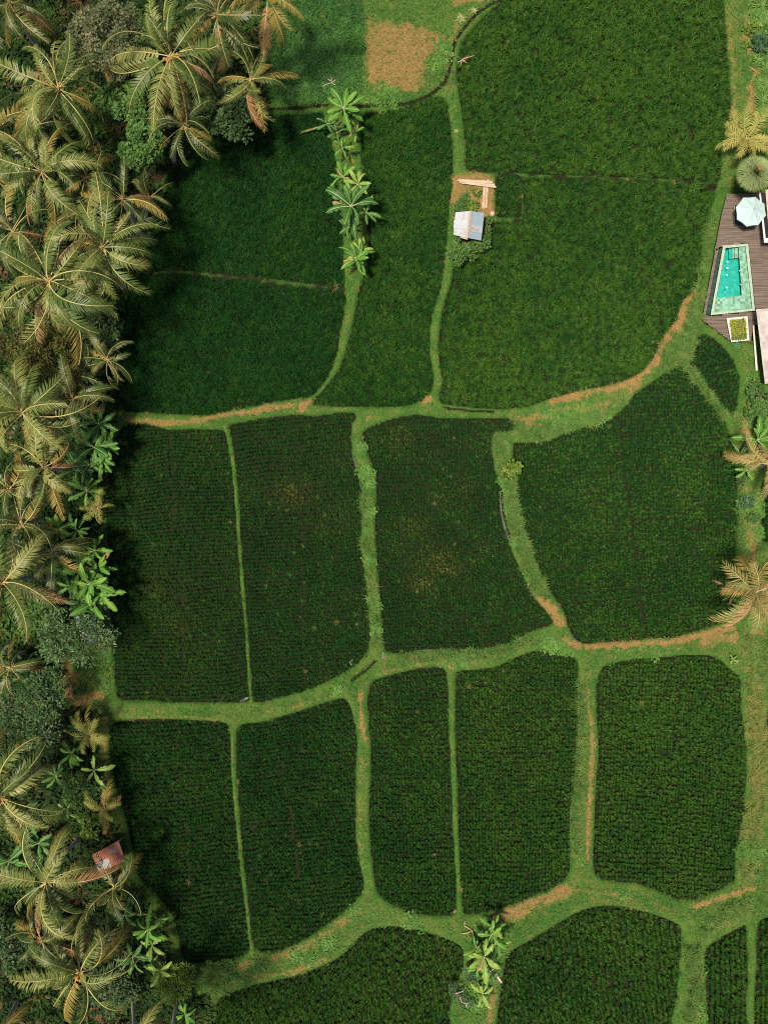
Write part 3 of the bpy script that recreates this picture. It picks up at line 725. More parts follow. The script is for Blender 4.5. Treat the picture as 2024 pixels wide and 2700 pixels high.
# broad-leaved weeds
WE = [(965,1250,16,34),(972,1275,10,16),(985,1580,12,18),(990,1595,10,10),(1440,1690,20,30),(1465,1705,22,36),(1490,1715,16,22),(1190,1740,30,36),(1210,1735,18,14),(1340,1300,14,20),(1345,1235,8,8),(1010,260,40,55),(1035,255,20,30),
      (1500,1110,50,70),(1560,1085,40,40),(1450,1095,25,25),(1700,1715,80,40),(1060,2425,50,24),(1090,2430,25,16),(930,2400,14,14),(870,2490,20,24),(800,2520,30,24),(600,2560,50,60),(560,2570,30,40),(680,2545,20,16),(890,1815,12,16),
      (1960,2240,20,60),(1990,2250,20,40),(1840,2560,14,24),(1835,2640,12,24),(1850,2680,12,20),(1990,1100,30,60),(1985,1350,22,40),(1960,1330,14,30),(1150,170,24,40),(1165,130,14,20),(1640,2362,8,8),(1920,2395,14,14),(1530,2270,8,8),(1285,2590,24,40),(1240,2620,20,30),(2002,50,26,90),(2006,145,24,70),(2004,235,24,80),(2000,1120,25,50),(1975,1320,20,50),(2002,1400,15,30),(1990,1640,25,40),(1998,1720,25,40),(1990,1000,20,50),(1322,1180,12,34),(1335,1270,12,34),(1345,1345,12,34),(1365,1425,12,34),(1400,1515,14,34),(955,1180,10,24),(975,1350,10,24),(975,1480,10,24),(990,1660,10,24),(1280,2450,26,60),(1290,2510,24,60),(1265,2560,24,50),(1255,2640,26,60)]
xs, ys = [], []
for cx_, cy_, rr, cnt in WE:
    xs.append(nrg.normal(cx_, rr * .6, cnt)); ys.append(nrg.normal(cy_, rr * .5, cnt))
X = np.concatenate(xs); Y = np.concatenate(ys); m = grid_at(dmin, X, Y) > -.5; X, Y = X[m], Y[m]
wx = nrg.uniform(690, 955, 3200); wy = nrg.uniform(-60, 275, 3200); m = inside(WEEDY, wx, wy) & (nrg.random(3200) < .15 + vnoise(wx, wy, 34, 77))
n0 = len(X); X = np.concatenate([X, wx[m]]); Y = np.concatenate([Y, wy[m]]); n = len(X)
isw = np.arange(n) >= n0
wtint = np.where(isw, -.12 + .6 * vnoise(X, Y, 30, 78) + nrg.normal(0, .1, n), nrg.uniform(.5, 1, n))
scatter('leafy_weeds', 'low broad leaved weeds spreading over banks and the fallow plot', 'weed', WD, to_xyz(X, Y, 0), nrg.uniform(.7, 1.35, n), wtint, np.zeros(n), tilt=.2, seed=12)
# stray weeds standing out of the rice
FW = [b_ for b_ in FP if b_[0] in 'ML']
xs = nrg.uniform(290, 1950, 900); ys = nrg.uniform(1120, 2500, 900)
m = grid_at(dmin, xs, ys) < -8
xs, ys = xs[m][:230], ys[m][:230]; n = len(xs)
scatter('stray_weeds', 'scattered lighter weeds standing up among the rice rows', 'longgrass', LGT, to_xyz(xs, ys, .12), nrg.uniform(.3, .85, n), nrg.uniform(.35, 1.0, n), (nrg.random(n) < .15) * .5, tilt=.3, seed=15)
# forest undergrowth
xs = nrg.uniform(-120, 720, 26000); ys = nrg.uniform(-120, 2820, 26000)
dj = grid_at(sdj, xs, ys); dd = grid_at(a_dry, xs, ys)
m = (dj < -2) & (dd < .45) & (nrg.random(len(xs)) < np.clip(vnoise(xs, ys, 60, 91) * 1.5 - .05, 0.12, 1))
xs, ys = xs[m][:9000], ys[m][:9000]; n = len(xs)
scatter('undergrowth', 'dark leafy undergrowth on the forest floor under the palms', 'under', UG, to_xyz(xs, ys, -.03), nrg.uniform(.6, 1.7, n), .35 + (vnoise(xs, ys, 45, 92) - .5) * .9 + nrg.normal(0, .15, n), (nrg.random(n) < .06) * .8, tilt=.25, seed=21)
# ------------------------------------------------------------------ palms
def frond_mesh(name, seed, e0, bend, droop, side_curve, n_leaf=46, leaf_max=0.168, petiole=0.17, vang=0.25, lw=.0104):
    """one pinnate frond along +X, about one unit long: rachis (slot 1) and leaflets (slot 0)"""
    r = random.Random(seed); mb = MB()
    K = 16; pts = [Vector((0, 0, 0))]; tan = []
    for i in range(K):
        t = (i + .5) / K
        e = math.radians(e0 - bend * t ** 1.4); h = math.radians(side_curve * t)
        d = Vector((math.cos(e) * math.cos(h), math.cos(e) * math.sin(h), math.sin(e)))
        tan.append(d); pts.append(pts[-1] + d / K)
    tan.append(tan[-1])

    def at(t):
        f = min(t * K, K - 1e-6); i = int(f); return pts[i].lerp(pts[i + 1], f - i), tan[i].lerp(tan[i + 1], f - i).normalized()
    mr = MB(); mr.tube(pts, [0.0066 * (1 - .8 * i / K) + .0014 for i in range(K + 1)], 4)
    for sgn in (-1, 1):
        skip = 0
        for i in range(n_leaf):
            t = petiole + (1 - petiole) * (i + .5 * (sgn > 0)) / n_leaf
            p, f = at(t)
            s = f.cross(Vector((0, 0, 1)))
            s = s.normalized() if s.length > 1e-3 else Vector((0, 1, 0))
            u = s.cross(f).normalized()
            q = (t - petiole) / (1 - petiole)
            ln = leaf_max * (0.45 + 1.0 * q ** .6 - 1.15 * q ** 2.2 + .12) * r.uniform(.78, 1.12)
            if r.random() < .04: skip = r.randint(1, 2)
            if skip > 0:
                skip -= 1; continue
            a = math.radians(72 - 40 * q + r.gauss(0, 6))
            v = vang - droop * .35 + r.uniform(-.08, .08)
            d = f * math.cos(a) + (s * sgn * math.cos(v) + u * math.sin(v)) * math.sin(a)
            wv = f * (lw * (1 - .3 * q))
            m_ = p + d * ln * .55 - Vector((0, 0, 1)) * droop * ln * .18
            e_ = p + d * ln * .95 - Vector((0, 0, 1)) * droop * ln * .62
            tn = r.random()
            mb.face([p - wv * .6, p + wv * .6, m_ + wv, m_ - wv], 0, tn)
            mb.face([m_ - wv, m_ + wv, e_], 0, tn)
    return mb.mesh(name, [M['palm']], tint=True), mr.mesh('stalk', [M['rachis']])


FR = {}
for nm, e0, bend, droop in (('up', 74, 70, .25), ('mid', 50, 88, .45), ('flat', 28, 84, .65), ('low', 6, 72, .85), ('hang', -20, 60, 1.0)):
    FR[nm] = [frond_mesh('frond_' + nm, 300 + i * 7 + len(nm), e0 + (-8, 6, 0, 10, -3)[i], bend * (1, 1.2, .8, 1.1, 1.3)[i], droop * (1, .8, 1.15, 1, .9)[i], (-34, 28, 6, -12, 46)[i]) for i in range(5)]
FR['bare'] = [frond_mesh('frond_bare', 380 + i, (34, 12, 50)[i], (95, 75, 110)[i], .8, (-18, 22, 6)[i], n_leaf=18, leaf_max=.15, petiole=(.5, .42, .58)[i]) for i in range(3)]
SHORT = [frond_mesh('frond_short', 400 + i, 56 - 20 * (i % 3), (75, 90, 70, 105, 85, 95)[i], .7, (15, -30, 5, 38, -12, 26)[i], n_leaf=26, leaf_max=.25, petiole=.12, lw=.0165) for i in range(6)]


def frond_obj(parent, mesh, mat, yaw, roll, pitch, L, loc=(0, 0, 0), rmat=None):
    o = mobj('frond', mesh[0], parent, loc, (roll, pitch, yaw), L)
    o.material_slots[0].link = 'OBJECT'; o.material_slots[0].material = mat
    st = mobj('stalk', mesh[1], o)
    if rmat:
        st.material_slots[0].link = 'OBJECT'; st.material_slots[0].material = rmat
    return o


def palm(px, py, Lpx, label, z=7.5, n=19, mat='palm', nuts=0, dead=1, yellow=2, base=None, group=None, cat='palm tree', seed=None, name='coconut_palm', short=False, bare=.12, trunk_r=.15):
    r = random.Random(seed if seed is not None else int(px * 3 + py * 7))
    crown = P(px, py, z)
    if base is None:
        k = (H - z) / H
        bx, by = CX + (px - CX) * k, CY + (py - CY) * k
        bx -= r.uniform(5, 30) * (1 if px < 1000 else -1); by += r.uniform(-20, 20)
        for _ in range(40):
            if float(grid_at(dmin, bx, by)) > 8: break
            bx += -8 if px < 1000 else 8
    else: bx, by = base
    b = G(bx, by, -.05)
    t = thing(name, label, cat, b, 0, group)
    top = crown - b
    mb = MB(); pts = []; rad = []
    bow = Vector((r.uniform(-.5, .5), r.uniform(-.5, .5), 0))
    for i in range(11):
        q = i / 10
        p = Vector((top.x * q ** 1.35, top.y * q ** 1.35, top.z * q)) + bow * math.sin(q * math.pi) * .6
        pts.append(p); rad.append(trunk_r * (1.5 - .5 * min(q * 5, 1)) * (1 - .3 * q) * (1.06 if i % 2 else .97))
    mb.tube(pts, rad, 9)
    mobj('trunk', mb.mesh('palm_trunk', [M['trunk']], smooth=True), t)
    Lm = Lpx * (.97 if short else .95) * S * (H - z) / H / .82
    gold = 2.39996
    y0 = r.uniform(0, 6.28)
    n = n if short else n + 4
    for i in range(n):
        q = (i + .5) / n
        if short: mesh = SHORT[min(2, int(q * 3)) + 3 * r.randint(0, 1)]
        else:
            kind = 'up' if q < .10 else 'mid' if q < .30 else 'flat' if q < .62 else 'low' if q < .88 else 'hang'
            mesh = r.choice(FR[kind])
            if kind in ('mid', 'flat', 'low') and r.random() < bare: mesh = r.choice(FR['bare'])
        m_ = M[mat]; rm = None
        if i >= n - dead: m_ = M['palm_dead']; rm = M['rachis_dead']
        elif i >= n - dead - yellow: m_ = M['palm_yellow']
        sc = Lm * r.uniform(.62, 1.12) * (1.0 if q > .12 else .8)
        frond_obj(t, mesh, m_, y0 + i * gold + r.gauss(0, .3), r.gauss(0, .6), r.gauss(0, .2), sc, top + Vector((r.uniform(-.06, .06), r.uniform(-.06, .06), .12 * (1 - q))), rm)
    mb = MB()
    for i in range(16):
        az = r.uniform(0, 6.28); d = Vector((math.cos(az), math.sin(az), r.uniform(-.3, .7)))
        p = top + Vector((0, 0, -.1)); e_ = p + d * r.uniform(.2, .5); s = Vector((-d.y, d.x, 0)) * .045
        mb.face([p - s, p + s, e_ + s * .5, e_ - s * .5])
    mobj('crown_fibre', mb.mesh('crown_fibre', [M['fibre']]), t)
    for i in range(nuts):
        az = r.uniform(3.6, 6.2) if nuts > 6 else r.uniform(0, 6.28); mb = MB()
        rr = r.uniform(.25, .55)
        mb.ball((0, 0, 0), (.12, .12, .15), 8, 6)
        mobj('coconut', mb.mesh('coconut', [M['coconut']], smooth=True), t, top + Vector((math.cos(az) * rr, math.sin(az) * rr, r.uniform(.05, .3))))
    return t


PL = 'coconut palms along the forest edge'
palm(155, 235, 165, 'large coconut palm with bare orange heart in front of the grey-green tree', n=21, z=8.5, nuts=3)
palm(452, 150, 172, 'large coconut palm carrying a cluster of orange coconuts', n=22, z=9, nuts=14, dead=2)
palm(112, 455, 152, 'coconut palm with pale drooping fronds between two larger palms', n=19, z=7.5, nuts=3)
palm(132, 742, 192, 'broad full coconut palm overhanging the dark olive bush', n=23, z=9, nuts=6, dead=2, yellow=3)
palm(274, 652, 165, 'coconut palm leaning out over the end of the thin straight bank', n=18, z=8.5, nuts=2)
palm(62, 1088, 172, 'coconut palm with orange flower stalks beside the olive bush', n=20, z=8.5, nuts=5)
palm(195, 1052, 115, 'smaller yellowish palm reaching toward the broad paddy corner', n=11, z=6, mat='palm_dim', yellow=5)
palm(118, 1232, 128, 'dull coconut palm with brown frond tips behind the banana grove', n=16, z=7, mat='palm', yellow=4, dead=2)
palm(8, 1536, 160, 'coconut palm with long bare frond stalks above the silvery tree', n=17, z=8.5, nuts=3)
palm(140, 1452, 110, 'thin palm with few fronds among banana leaves', n=10, z=5.5, mat='palm_dim')
palm(4, 2102, 175, 'coconut palm with pale stalks and orange heart near the lime shrubs', n=19, z=8.5, nuts=6)
palm(122, 2326, 165, 'coconut palm with leaning grey trunk beside the rusty shed', n=18, z=8, base=(217, 2205), nuts=4)
palm(213, 2562, 172, 'coconut palm with orange nuts and trunk leaning from the field edge', n=19, z=8, base=(307, 2446), nuts=9)
palm(302, 2338, 105, 'dark lower palm just below the rusty shed roof', n=13, z=5, mat='palm_dim', base=(318, 2310))
palm(484, 332, 118, 'dark palm with hanging fronds at the curved field corner', n=14, z=6.5, mat='palm_dim', yellow=3)
palm(662, 212, 112, 'thin palm drooping over the fallow weedy plot', n=13, z=6.5, mat='palm', yellow=4, dead=2)
palm(575, 40, 150, 'palm with long greyish fronds behind the coconut bearing palm', n=17, z=8, mat='palm_dim', dead=2)
palm(324, 528, 120, 'ragged palm with bare stalks reaching over the shaded rice', n=11, z=6.5, mat='palm_dim', yellow=4, dead=2)
palm(28, 8, 140, 'dim palm beside the crown of the grey-green tree', n=15, z=7, mat='palm_dim', dead=3)
palm(708, -15, 150, 'palm hanging golden fronds over the top of the fallow plot', n=12, z=9, mat='palm_yellow', dead=2, bare=.4, base=(650, -110))
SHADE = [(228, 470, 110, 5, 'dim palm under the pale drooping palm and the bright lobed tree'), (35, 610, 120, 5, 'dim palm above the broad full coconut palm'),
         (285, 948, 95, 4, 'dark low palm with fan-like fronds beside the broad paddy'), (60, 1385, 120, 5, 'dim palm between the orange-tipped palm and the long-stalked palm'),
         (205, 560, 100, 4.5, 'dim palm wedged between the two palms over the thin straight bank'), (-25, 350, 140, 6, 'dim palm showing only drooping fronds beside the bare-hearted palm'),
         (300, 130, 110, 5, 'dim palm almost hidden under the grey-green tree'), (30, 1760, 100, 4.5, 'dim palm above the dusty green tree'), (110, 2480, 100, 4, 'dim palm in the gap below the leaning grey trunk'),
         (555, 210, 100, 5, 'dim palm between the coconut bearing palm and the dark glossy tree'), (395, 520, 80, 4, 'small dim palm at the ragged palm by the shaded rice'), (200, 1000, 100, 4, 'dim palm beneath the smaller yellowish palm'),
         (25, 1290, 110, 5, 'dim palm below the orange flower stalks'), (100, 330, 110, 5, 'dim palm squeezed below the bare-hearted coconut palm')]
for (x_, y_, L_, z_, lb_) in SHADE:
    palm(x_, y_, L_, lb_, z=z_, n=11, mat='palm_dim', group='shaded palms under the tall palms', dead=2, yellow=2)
palm(355, 2790, 150, 'palm below the lime shrub whose bare trunk leans out', z=9, base=(355, 2606), n=15)
palm(455, 2850, 150, 'palm with smooth pale grey trunk rising beside the bright bamboo-like shrub', z=10.5, base=(478, 2606), n=15)
palm(-60, 2790, 150, 'palm with dark pole-like trunk leaning out of the dense undergrowth', z=9, base=(55, 2628), n=15)
# planted young palms and golden palms by the villa
palm(238, 1936, 68, 'young yellow-green palm at the corner of the tapering field', z=2.6, n=12, mat='palm_young', short=True, dead=0, yellow=2, base=(242, 1925), name='young_palm', trunk_r=.08)
palm(272, 2135, 62, 'slender yellow young palm just above the rusty shed', z=2.6, n=9, mat='palm_young', short=True, dead=1, yellow=3, base=(268, 2115), name='young_palm', trunk_r=.08)
palm(258, 1340, 55, 'lime green young palm between banana plants', z=3, n=8, mat='palm_young', short=True, dead=0, yellow=0, base=(250, 1345), name='young_palm', trunk_r=.08)
palm(1966, 368, 80, 'pale yellow bushy palm beside the round grey-green palm', z=2.4, n=20, mat='palm_areca', short=True, dead=0, yellow=2, base=(1958, 372), name='areca_palm', trunk_r=.1)
palm(1990, 1562, 120, 'golden coconut palm hanging over the corner of the wide rowed field', z=5.5, n=17, mat='palm_gold', dead=3, yellow=4, base=(1975, 1560), short=True, bare=0)
palm(2024, 1222, 95, 'golden palm above banana leaves on the brown bank', z=4, n=17, bare=.3, mat='palm_gold', dead=2, yellow=2, base=(2000, 1230))

# ------------------------------------------------------------------ banana plants
def banana_leaf(seed, e0=38, bend=85, width=.135, torn=.5):
    r = random.Random(seed); mb = MB(); K = 14
    pts = [Vector((0, 0, 0))]; tan = []
    sc_ = r.uniform(-14, 14)
    for i in range(K):
        t = (i + .5) / K; e = math.radians(e0 - bend * t ** 1.3); h = math.radians(sc_ * t)
        d = Vector((math.cos(e) * math.cos(h), math.cos(e) * math.sin(h), math.sin(e))); tan.append(d); pts.append(pts[-1] + d / K)
    tan.append(tan[-1])
    for sgn in (-1, 1):
        rows = []
        for i in range(2, K + 1):
            t = (i - 2) / (K - 2)
            w = width * (math.sin(math.pi * min(t * .94 + .05, 1)) ** .55) * (1 if i < K else .12)
            notch = r.uniform(.5, .8) if r.random() < torn * .55 else r.uniform(.9, 1.05)
            f = tan[min(i, K)]; s = f.cross(Vector((0, 0, 1))).normalized(); u = s.cross(f)
            p = pts[i]
            rows.append([p + u * .004, p + s * sgn * w * .5 + u * (w * .16) - f * 0.0, p + s * sgn * w * notch + u * (w * .02 - .01 * r.random()) + f * r.uniform(.0, .03)])
        if sgn < 0: rows = [list(x) for x in rows]
        mb.grid(rows, 0)
    mr = MB(); mr.tube([p + Vector((0, 0, .004)) for p in pts], [0.011 * (1 - .75 * i / K) + .002 for i in range(K + 1)], 4)
    return mb.mesh('banana_leaf', [M['banana']], tint=True), mr.mesh('midrib', [M['midrib']])


BL = [banana_leaf(500 + i, e0=(62, 45, 30, 18)[i % 4], bend=(60, 75, 70, 62)[i % 4], width=(.12, .14, .13, .15)[i % 4], torn=(.2, .7, .45, .9)[i % 4]) for i in range(8)]


def banana(px, py, Lpx, label, z=2.2, n=9, mat='banana', dead=0, group=None, seed=None, base=None):
    r = random.Random(seed if seed is not None else int(px * 5 + py * 3))
    c = P(px, py, z)
    if base is None:
        k = (H - z) / H; bx, by = CX + (px - CX) * k, CY + (py - CY) * k
        for _ in range(20):
            if float(grid_at(dmin, bx, by)) > 3: break
            bx += -4 if px < 1000 else 4
    else: bx, by = base
    b = G(bx, by, -.04)
    t = thing('banana_plant', label, 'banana plant', b, 0, group)
    top = c - b
    mb = MB(); mb.tube([(0, 0, 0), top * .5 + Vector((.02, 0, 0)), top], [.11, .085, .05], 8)
    mobj('stem', mb.mesh('banana_stem', [M['pseudostem']], smooth=True), t)
    Lm = Lpx * 1.05 * S * (H - z) / H / .9
    y0 = r.uniform(0, 6.28)
    for i in range(n):
        q = i / n
        mesh = BL[(0, 1, 2, 3)[min(3, int(q * 4))] + 4 * r.randint(0, 1)]
        o = mobj('leaf', mesh[0], t, top + Vector((0, 0, .1 * (1 - q))), (r.gauss(0, .3), r.uniform(-.1, .1), y0 + i * 2.39996 + r.uniform(-.35, .35)), Lm * r.uniform(.68, 1.12) * (.75 if i >= n - dead else 1))
        mobj('midrib', mesh[1], o)
        m_ = M['banana_dead'] if i >= n - dead else M[mat]
        if m_ is not M['banana']:
            o.material_slots[0].link = 'OBJECT'; o.material_slots[0].material = m_
    return t


banana(906, 288, 55, 'tall banana plant at the head of the banana bank', n=12, z=3, dead=0)
banana(862, 328, 30, 'small side shoot of the banana at the head of the bank', n=6, z=1.4, dead=0, mat='banana_dark')
banana(902, 392, 33, 'small banana plant above the patch of bare earth', n=8, z=1.6, dead=0)
banana(888, 352, 30, 'low dark banana shoot hidden between two banana plants', n=7, z=1.2, mat='banana_dark', dead=1)
banana(938, 350, 32, 'banana plant with withered stalk and pale hanging leaf', n=5, z=1.8, dead=2)
banana(905, 468, 42, 'half bare banana plant with yellow stalks on the bank', n=9, z=2, dead=2)
banana(943, 488, 38, 'bright upright banana plant behind the big dark one', n=7, z=2.2, mat='banana_pale', dead=0)
banana(926, 545, 70, 'big dark banana plant with bold white leaf ribs', n=12, z=3, mat='banana_dark', dead=1)
banana(965, 562, 40, 'medium banana plant crowding the big dark one', n=8, z=2, dead=0, mat='banana_dark')
banana(918, 600, 30, 'small dark banana shoot under the big dark plant', n=7, z=1.2, dead=0, mat='banana_dark')
banana(938, 686, 46, 'banana plant standing alone where the banana bank narrows', n=14, z=2.2, dead=1)
banana(950, 665, 40, 'short banana shoot joined to the lone plant on the bank', n=7, z=1.8, dead=0, mat='banana_pale')
banana(330, 2412, 40, 'dark banana plant between the low palm and the light banana clump', mat='banana_dark', z=1.8, n=9)
banana(352, 2520, 44, 'dark banana plant behind the yellow-green clump', mat='banana_dark', z=1.8, n=9)
banana(190, 1985, 42, 'banana plant between the dusty green tree and the young yellow palm', mat='banana', z=2, n=9)
banana(150, 2045, 44, 'dark banana plant among fronds near the low leafy shrub', mat='banana_dark', z=2, n=9)
banana(160, 1395, 48, 'banana plant in the gap below the dull coconut palm', mat='banana', z=2.4, n=9)
banana(230, 1295, 46, 'banana plant just below the upper grove', mat='banana', z=2.2, n=9)
banana(205, 1400, 44, 'dark banana plant above the thin few-fronded palm', mat='banana_dark', z=2.2, n=9)
UG_L = ['just under the smaller yellowish palm', 'touching the corner of the grassy path', 'in the middle of the upper grove', 'reaching farthest over the field corner', 'above the silvery spiky plant', 'with bright leaves beside the silvery spiky plant', 'deepest in shade under the dull palm', 'wedged between palm fronds of the orange-tipped palm']
LG_L = ['right below the lime green young palm', 'farthest into the palm shade', 'in the heart of the lower grove', 'leaning out over the rice edge', 'biggest of the lower grove', 'touching the rice above the grey shed', 'half under the silvery tree', 'hanging long leaves over the grey shed', 'small and dark at the back of the grove']
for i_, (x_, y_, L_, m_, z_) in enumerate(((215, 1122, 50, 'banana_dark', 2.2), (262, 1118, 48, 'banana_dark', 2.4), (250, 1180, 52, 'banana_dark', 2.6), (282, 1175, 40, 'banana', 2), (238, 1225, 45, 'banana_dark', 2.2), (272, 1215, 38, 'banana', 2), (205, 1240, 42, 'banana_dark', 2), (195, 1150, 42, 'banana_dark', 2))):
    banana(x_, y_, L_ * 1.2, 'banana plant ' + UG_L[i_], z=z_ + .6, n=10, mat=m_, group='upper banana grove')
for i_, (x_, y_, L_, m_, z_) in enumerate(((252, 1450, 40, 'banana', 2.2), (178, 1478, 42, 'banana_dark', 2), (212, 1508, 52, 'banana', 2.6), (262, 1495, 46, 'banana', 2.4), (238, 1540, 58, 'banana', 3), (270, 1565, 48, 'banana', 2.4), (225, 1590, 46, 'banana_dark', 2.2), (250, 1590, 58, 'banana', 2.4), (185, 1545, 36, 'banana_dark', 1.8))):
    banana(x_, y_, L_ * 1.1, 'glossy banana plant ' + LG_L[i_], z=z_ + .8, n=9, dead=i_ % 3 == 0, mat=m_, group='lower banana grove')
banana(140, 1722, 42, 'dark banana plant below the silvery tree', mat='banana_dark', n=6)
banana(70, 1760, 55, 'spreading dark banana plant over brown litter', mat='banana_dark', n=8)
banana(250, 2030, 45, 'banana plant with three bold leaves beside the pale bank', n=5, mat='banana_pale', dead=0)
banana(178, 2132, 32, 'tiny star-shaped banana plant near the coconut stalks', n=7, mat='banana_pale', dead=0, z=1.5)
banana(105, 2222, 52, 'dark banana plant above the leaning palm trunk', n=7, mat='banana_dark')
banana(28, 2268, 58, 'wide dark banana plant among palm fronds', n=9, mat='banana_dark')
banana(215, 1915, 40, 'banana plant behind the young yellow palm', n=7, mat='banana', z=1.6)
banana(391, 2450, 48, 'light green banana plant leading the clump by the field edge', n=10, mat='banana', z=2.4)
banana(420, 2424, 24, 'small banana shoot at the field edge', n=6, mat='banana', z=1.2, dead=0)
banana(402, 2490, 42, 'yellow-green banana plant in the middle of its clump', n=8, mat='banana_pale', z=2)
banana(402, 2536, 28, 'small banana plant under the yellow-green one', n=7, mat='banana', z=1.4)
banana(422, 2558, 40, 'banana plant with a pale forked stem at the clump end', n=6, mat='banana_pale', z=2, dead=0)
banana(488, 2672, 34, 'banana plant near the smooth pale trunk', n=8, mat='banana', z=1.6)
banana(150, 2420, 45, 'dark banana shaded between two coconut palms', n=7, mat='banana_dark', z=1.6)
banana(1994, 1160, 56, 'banana plant with long leaves beside dry orange grass', n=10, mat='banana', z=2.2)
banana(1950, 1198, 34, 'small dark banana at the corner of the wide rowed field', n=8, mat='banana_dark', z=1.4)
banana(1965, 1240, 38, 'banana with one broad leaf beneath the golden palm', n=6, mat='banana', z=1.8)
banana(1925, 1570, 30, 'bluish banana shoot under the golden coconut palm', n=8, mat='banana_dark', z=1.4, dead=2)
banana(1945, 1600, 32, 'single dark banana shoot by the dry strip', n=5, mat='banana_dark', z=1.2)
banana(1254, 2497, 36, 'banana plant with a few rounded leaves over the coarse rice', n=6, mat='banana', z=1.8, base=(1262, 2490), dead=1)
banana(1276, 2520, 56, 'ragged banana plant with torn hanging leaves at the path', n=9, mat='banana_pale', z=2.4, dead=1)
banana(1294, 2464, 44, 'upright banana plant on brown litter at the junction', n=7, mat='banana', z=2, dead=1)
banana(1311, 2482, 32, 'small torn banana plant beside the rounded field', n=6, mat='banana', z=1.6, dead=1)
banana(1270, 2618, 34, 'pale star-shaped banana plant below the ragged clump', n=6, mat='banana_pale', z=1.6, dead=0)
banana(1274, 2640, 26, 'short pale banana shoot beneath the star-shaped one', n=4, mat='banana_pale', z=1.2, dead=0)
banana(1300, 2440, 38, 'banana shoot crowding the upright plant at the junction', n=7, mat='banana', z=1.6)
banana(1262, 2545, 34, 'low banana plant under the torn hanging leaves', n=8, mat='banana', z=1.3)
banana(1290, 2560, 30, 'short leafy banana beside the pinkish log', n=7, mat='banana_dark', z=1.2)
banana(1928, 1738, 14, 'tiny pale seedling with four leaves on the turf', n=5, mat='banana_pale', z=.5, dead=0)

# ------------------------------------------------------------------ broad-leaved trees and shrubs
def tree(px, py, Rpx, z, label, mat, leaf=.24, clumps=70, per=60, name='broadleaf_tree', cat='tree', flat=.55, lobes=None, seed=None, aspect=.5, clump_r=.2, base=None, cup=False):
    r = random.Random(seed if seed is not None else int(px + py * 2))
    k = (H - z) / H
    if base is None:
        bx, by = CX + (px - CX) * k, CY + (py - CY) * k
        for _ in range(30):
            if float(grid_at(dmin, bx, by)) > 3: break
            bx += -5 if px < 1000 else 5
    else: bx, by = base
    b = G(bx, by, -.05); t = thing(name, label, cat, b)
    Rm = Rpx * S * k
    lob = lobes or [(0, 0, 1.0)]
    c0 = P(px, py, z) - b
    mbt = MB(); cs = []
    area = sum(l[2] ** 2 for l in lob)
    for (ox, oy, sr) in lob:
        lc = c0 + Vector((ox * S * k, -oy * S * k, r.uniform(-.5, .2) * (len(lob) > 1)))
        for i in range(int(clumps * sr ** 2 / area)):
            az = r.uniform(0, 6.283); cz = r.uniform(-.25, 1); rad = r.uniform(.62, 1.0) * (1 + .22 * math.sin(3 * az + px))
            h = math.sqrt(max(0, 1 - cz * cz))
            cs.append(lc + Vector((math.cos(az) * h * rad * Rm * sr, math.sin(az) * h * rad * Rm * sr, (cz * flat * rad - flat * .5) * Rm * sr)))
    top = c0 + Vector((0, 0, -.75 * flat * Rm))
    mbt.tube([(0, 0, 0), (top.x * .4, top.y * .4, top.z * .5), top], [.05 + .05 * Rm, .04 + .035 * Rm, .02 + .02 * Rm], 7)
    for c in r.sample(cs, min(12, len(cs))):
        mbt.tube([top, top.lerp(c, .5) + Vector((0, 0, .15)), c], [.015 + .016 * Rm, .01 + .01 * Rm, .008], 5)
    mobj('trunk', mbt.mesh('tree_trunk', [M['bark']], smooth=True), t)
    mb = MB(); R2 = Rm * clump_r
    for c in cs:
        ct = r.gauss(.45, .2)
        for i in range(per):
            d = Vector((r.gauss(0, 1), r.gauss(0, 1), r.gauss(.5, .8)))
            d = d.normalized() if d.length > .01 else Vector((0, 0, 1))
            p = c + Vector((d.x, d.y, d.z * .7)) * R2 * r.uniform(.45, 1.05)
            f = (d + Vector((r.gauss(0, .6), r.gauss(0, .6), r.gauss(-.25, .4)))).normalized()
            s = f.cross(Vector((r.gauss(0, .35), r.gauss(0, .35), 1)))
            s = s.normalized() if s.length > .01 else Vector((1, 0, 0))
            L_ = leaf * r.uniform(.6, 1.3); w = L_ * aspect
            m_ = p + f * L_ * .5
            mb.face([p, m_ + s * w / 2, p + f * L_, m_ - s * w / 2], 0, min(1, max(0, ct + r.gauss(0, .16) + (.25 if r.random() < .06 else 0))))
    mobj('crown', mb.mesh('crown', [M[mat]], tint=True), t)
    return t


tree(275, 85, 98, 7, 'rounded grey-green tree with fine pale leaf tips between two coconut palms', 'leaf_grey', leaf=.22, clumps=90, per=75, aspect=.4)
tree(340, 255, 62, 5.5, 'bright green lobed tree between coconut palms', 'leaf_bright', leaf=.22, clumps=110, per=60, lobes=[(0, 0, 1), (35, 70, .75), (45, 120, .7), (5, 150, .6)], aspect=.7, clump_r=.17)
tree(588, 280, 76, 5, 'dark glossy tree overhanging the curved field corner', 'leaf_dark', leaf=.26, clumps=80, per=60, aspect=.5)
tree(55, 875, 100, 5.5, 'dense dark olive bush with tiny yellowish leaves', 'leaf_olive', leaf=.15, clumps=150, per=80, lobes=[(0, 0, 1), (75, 95, .9), (40, 60, .7), (120, 130, .5)], aspect=.6, clump_r=.16, name='olive_bush', cat='bush')
tree(190, 1668, 84, 4.5, 'silvery blue-green tree half covering the grey shed', 'leaf_silver', leaf=.30, clumps=64, per=50, aspect=.28, clump_r=.24, lobes=[(0, 0, 1), (-40, 20, .7), (45, 30, .7)])
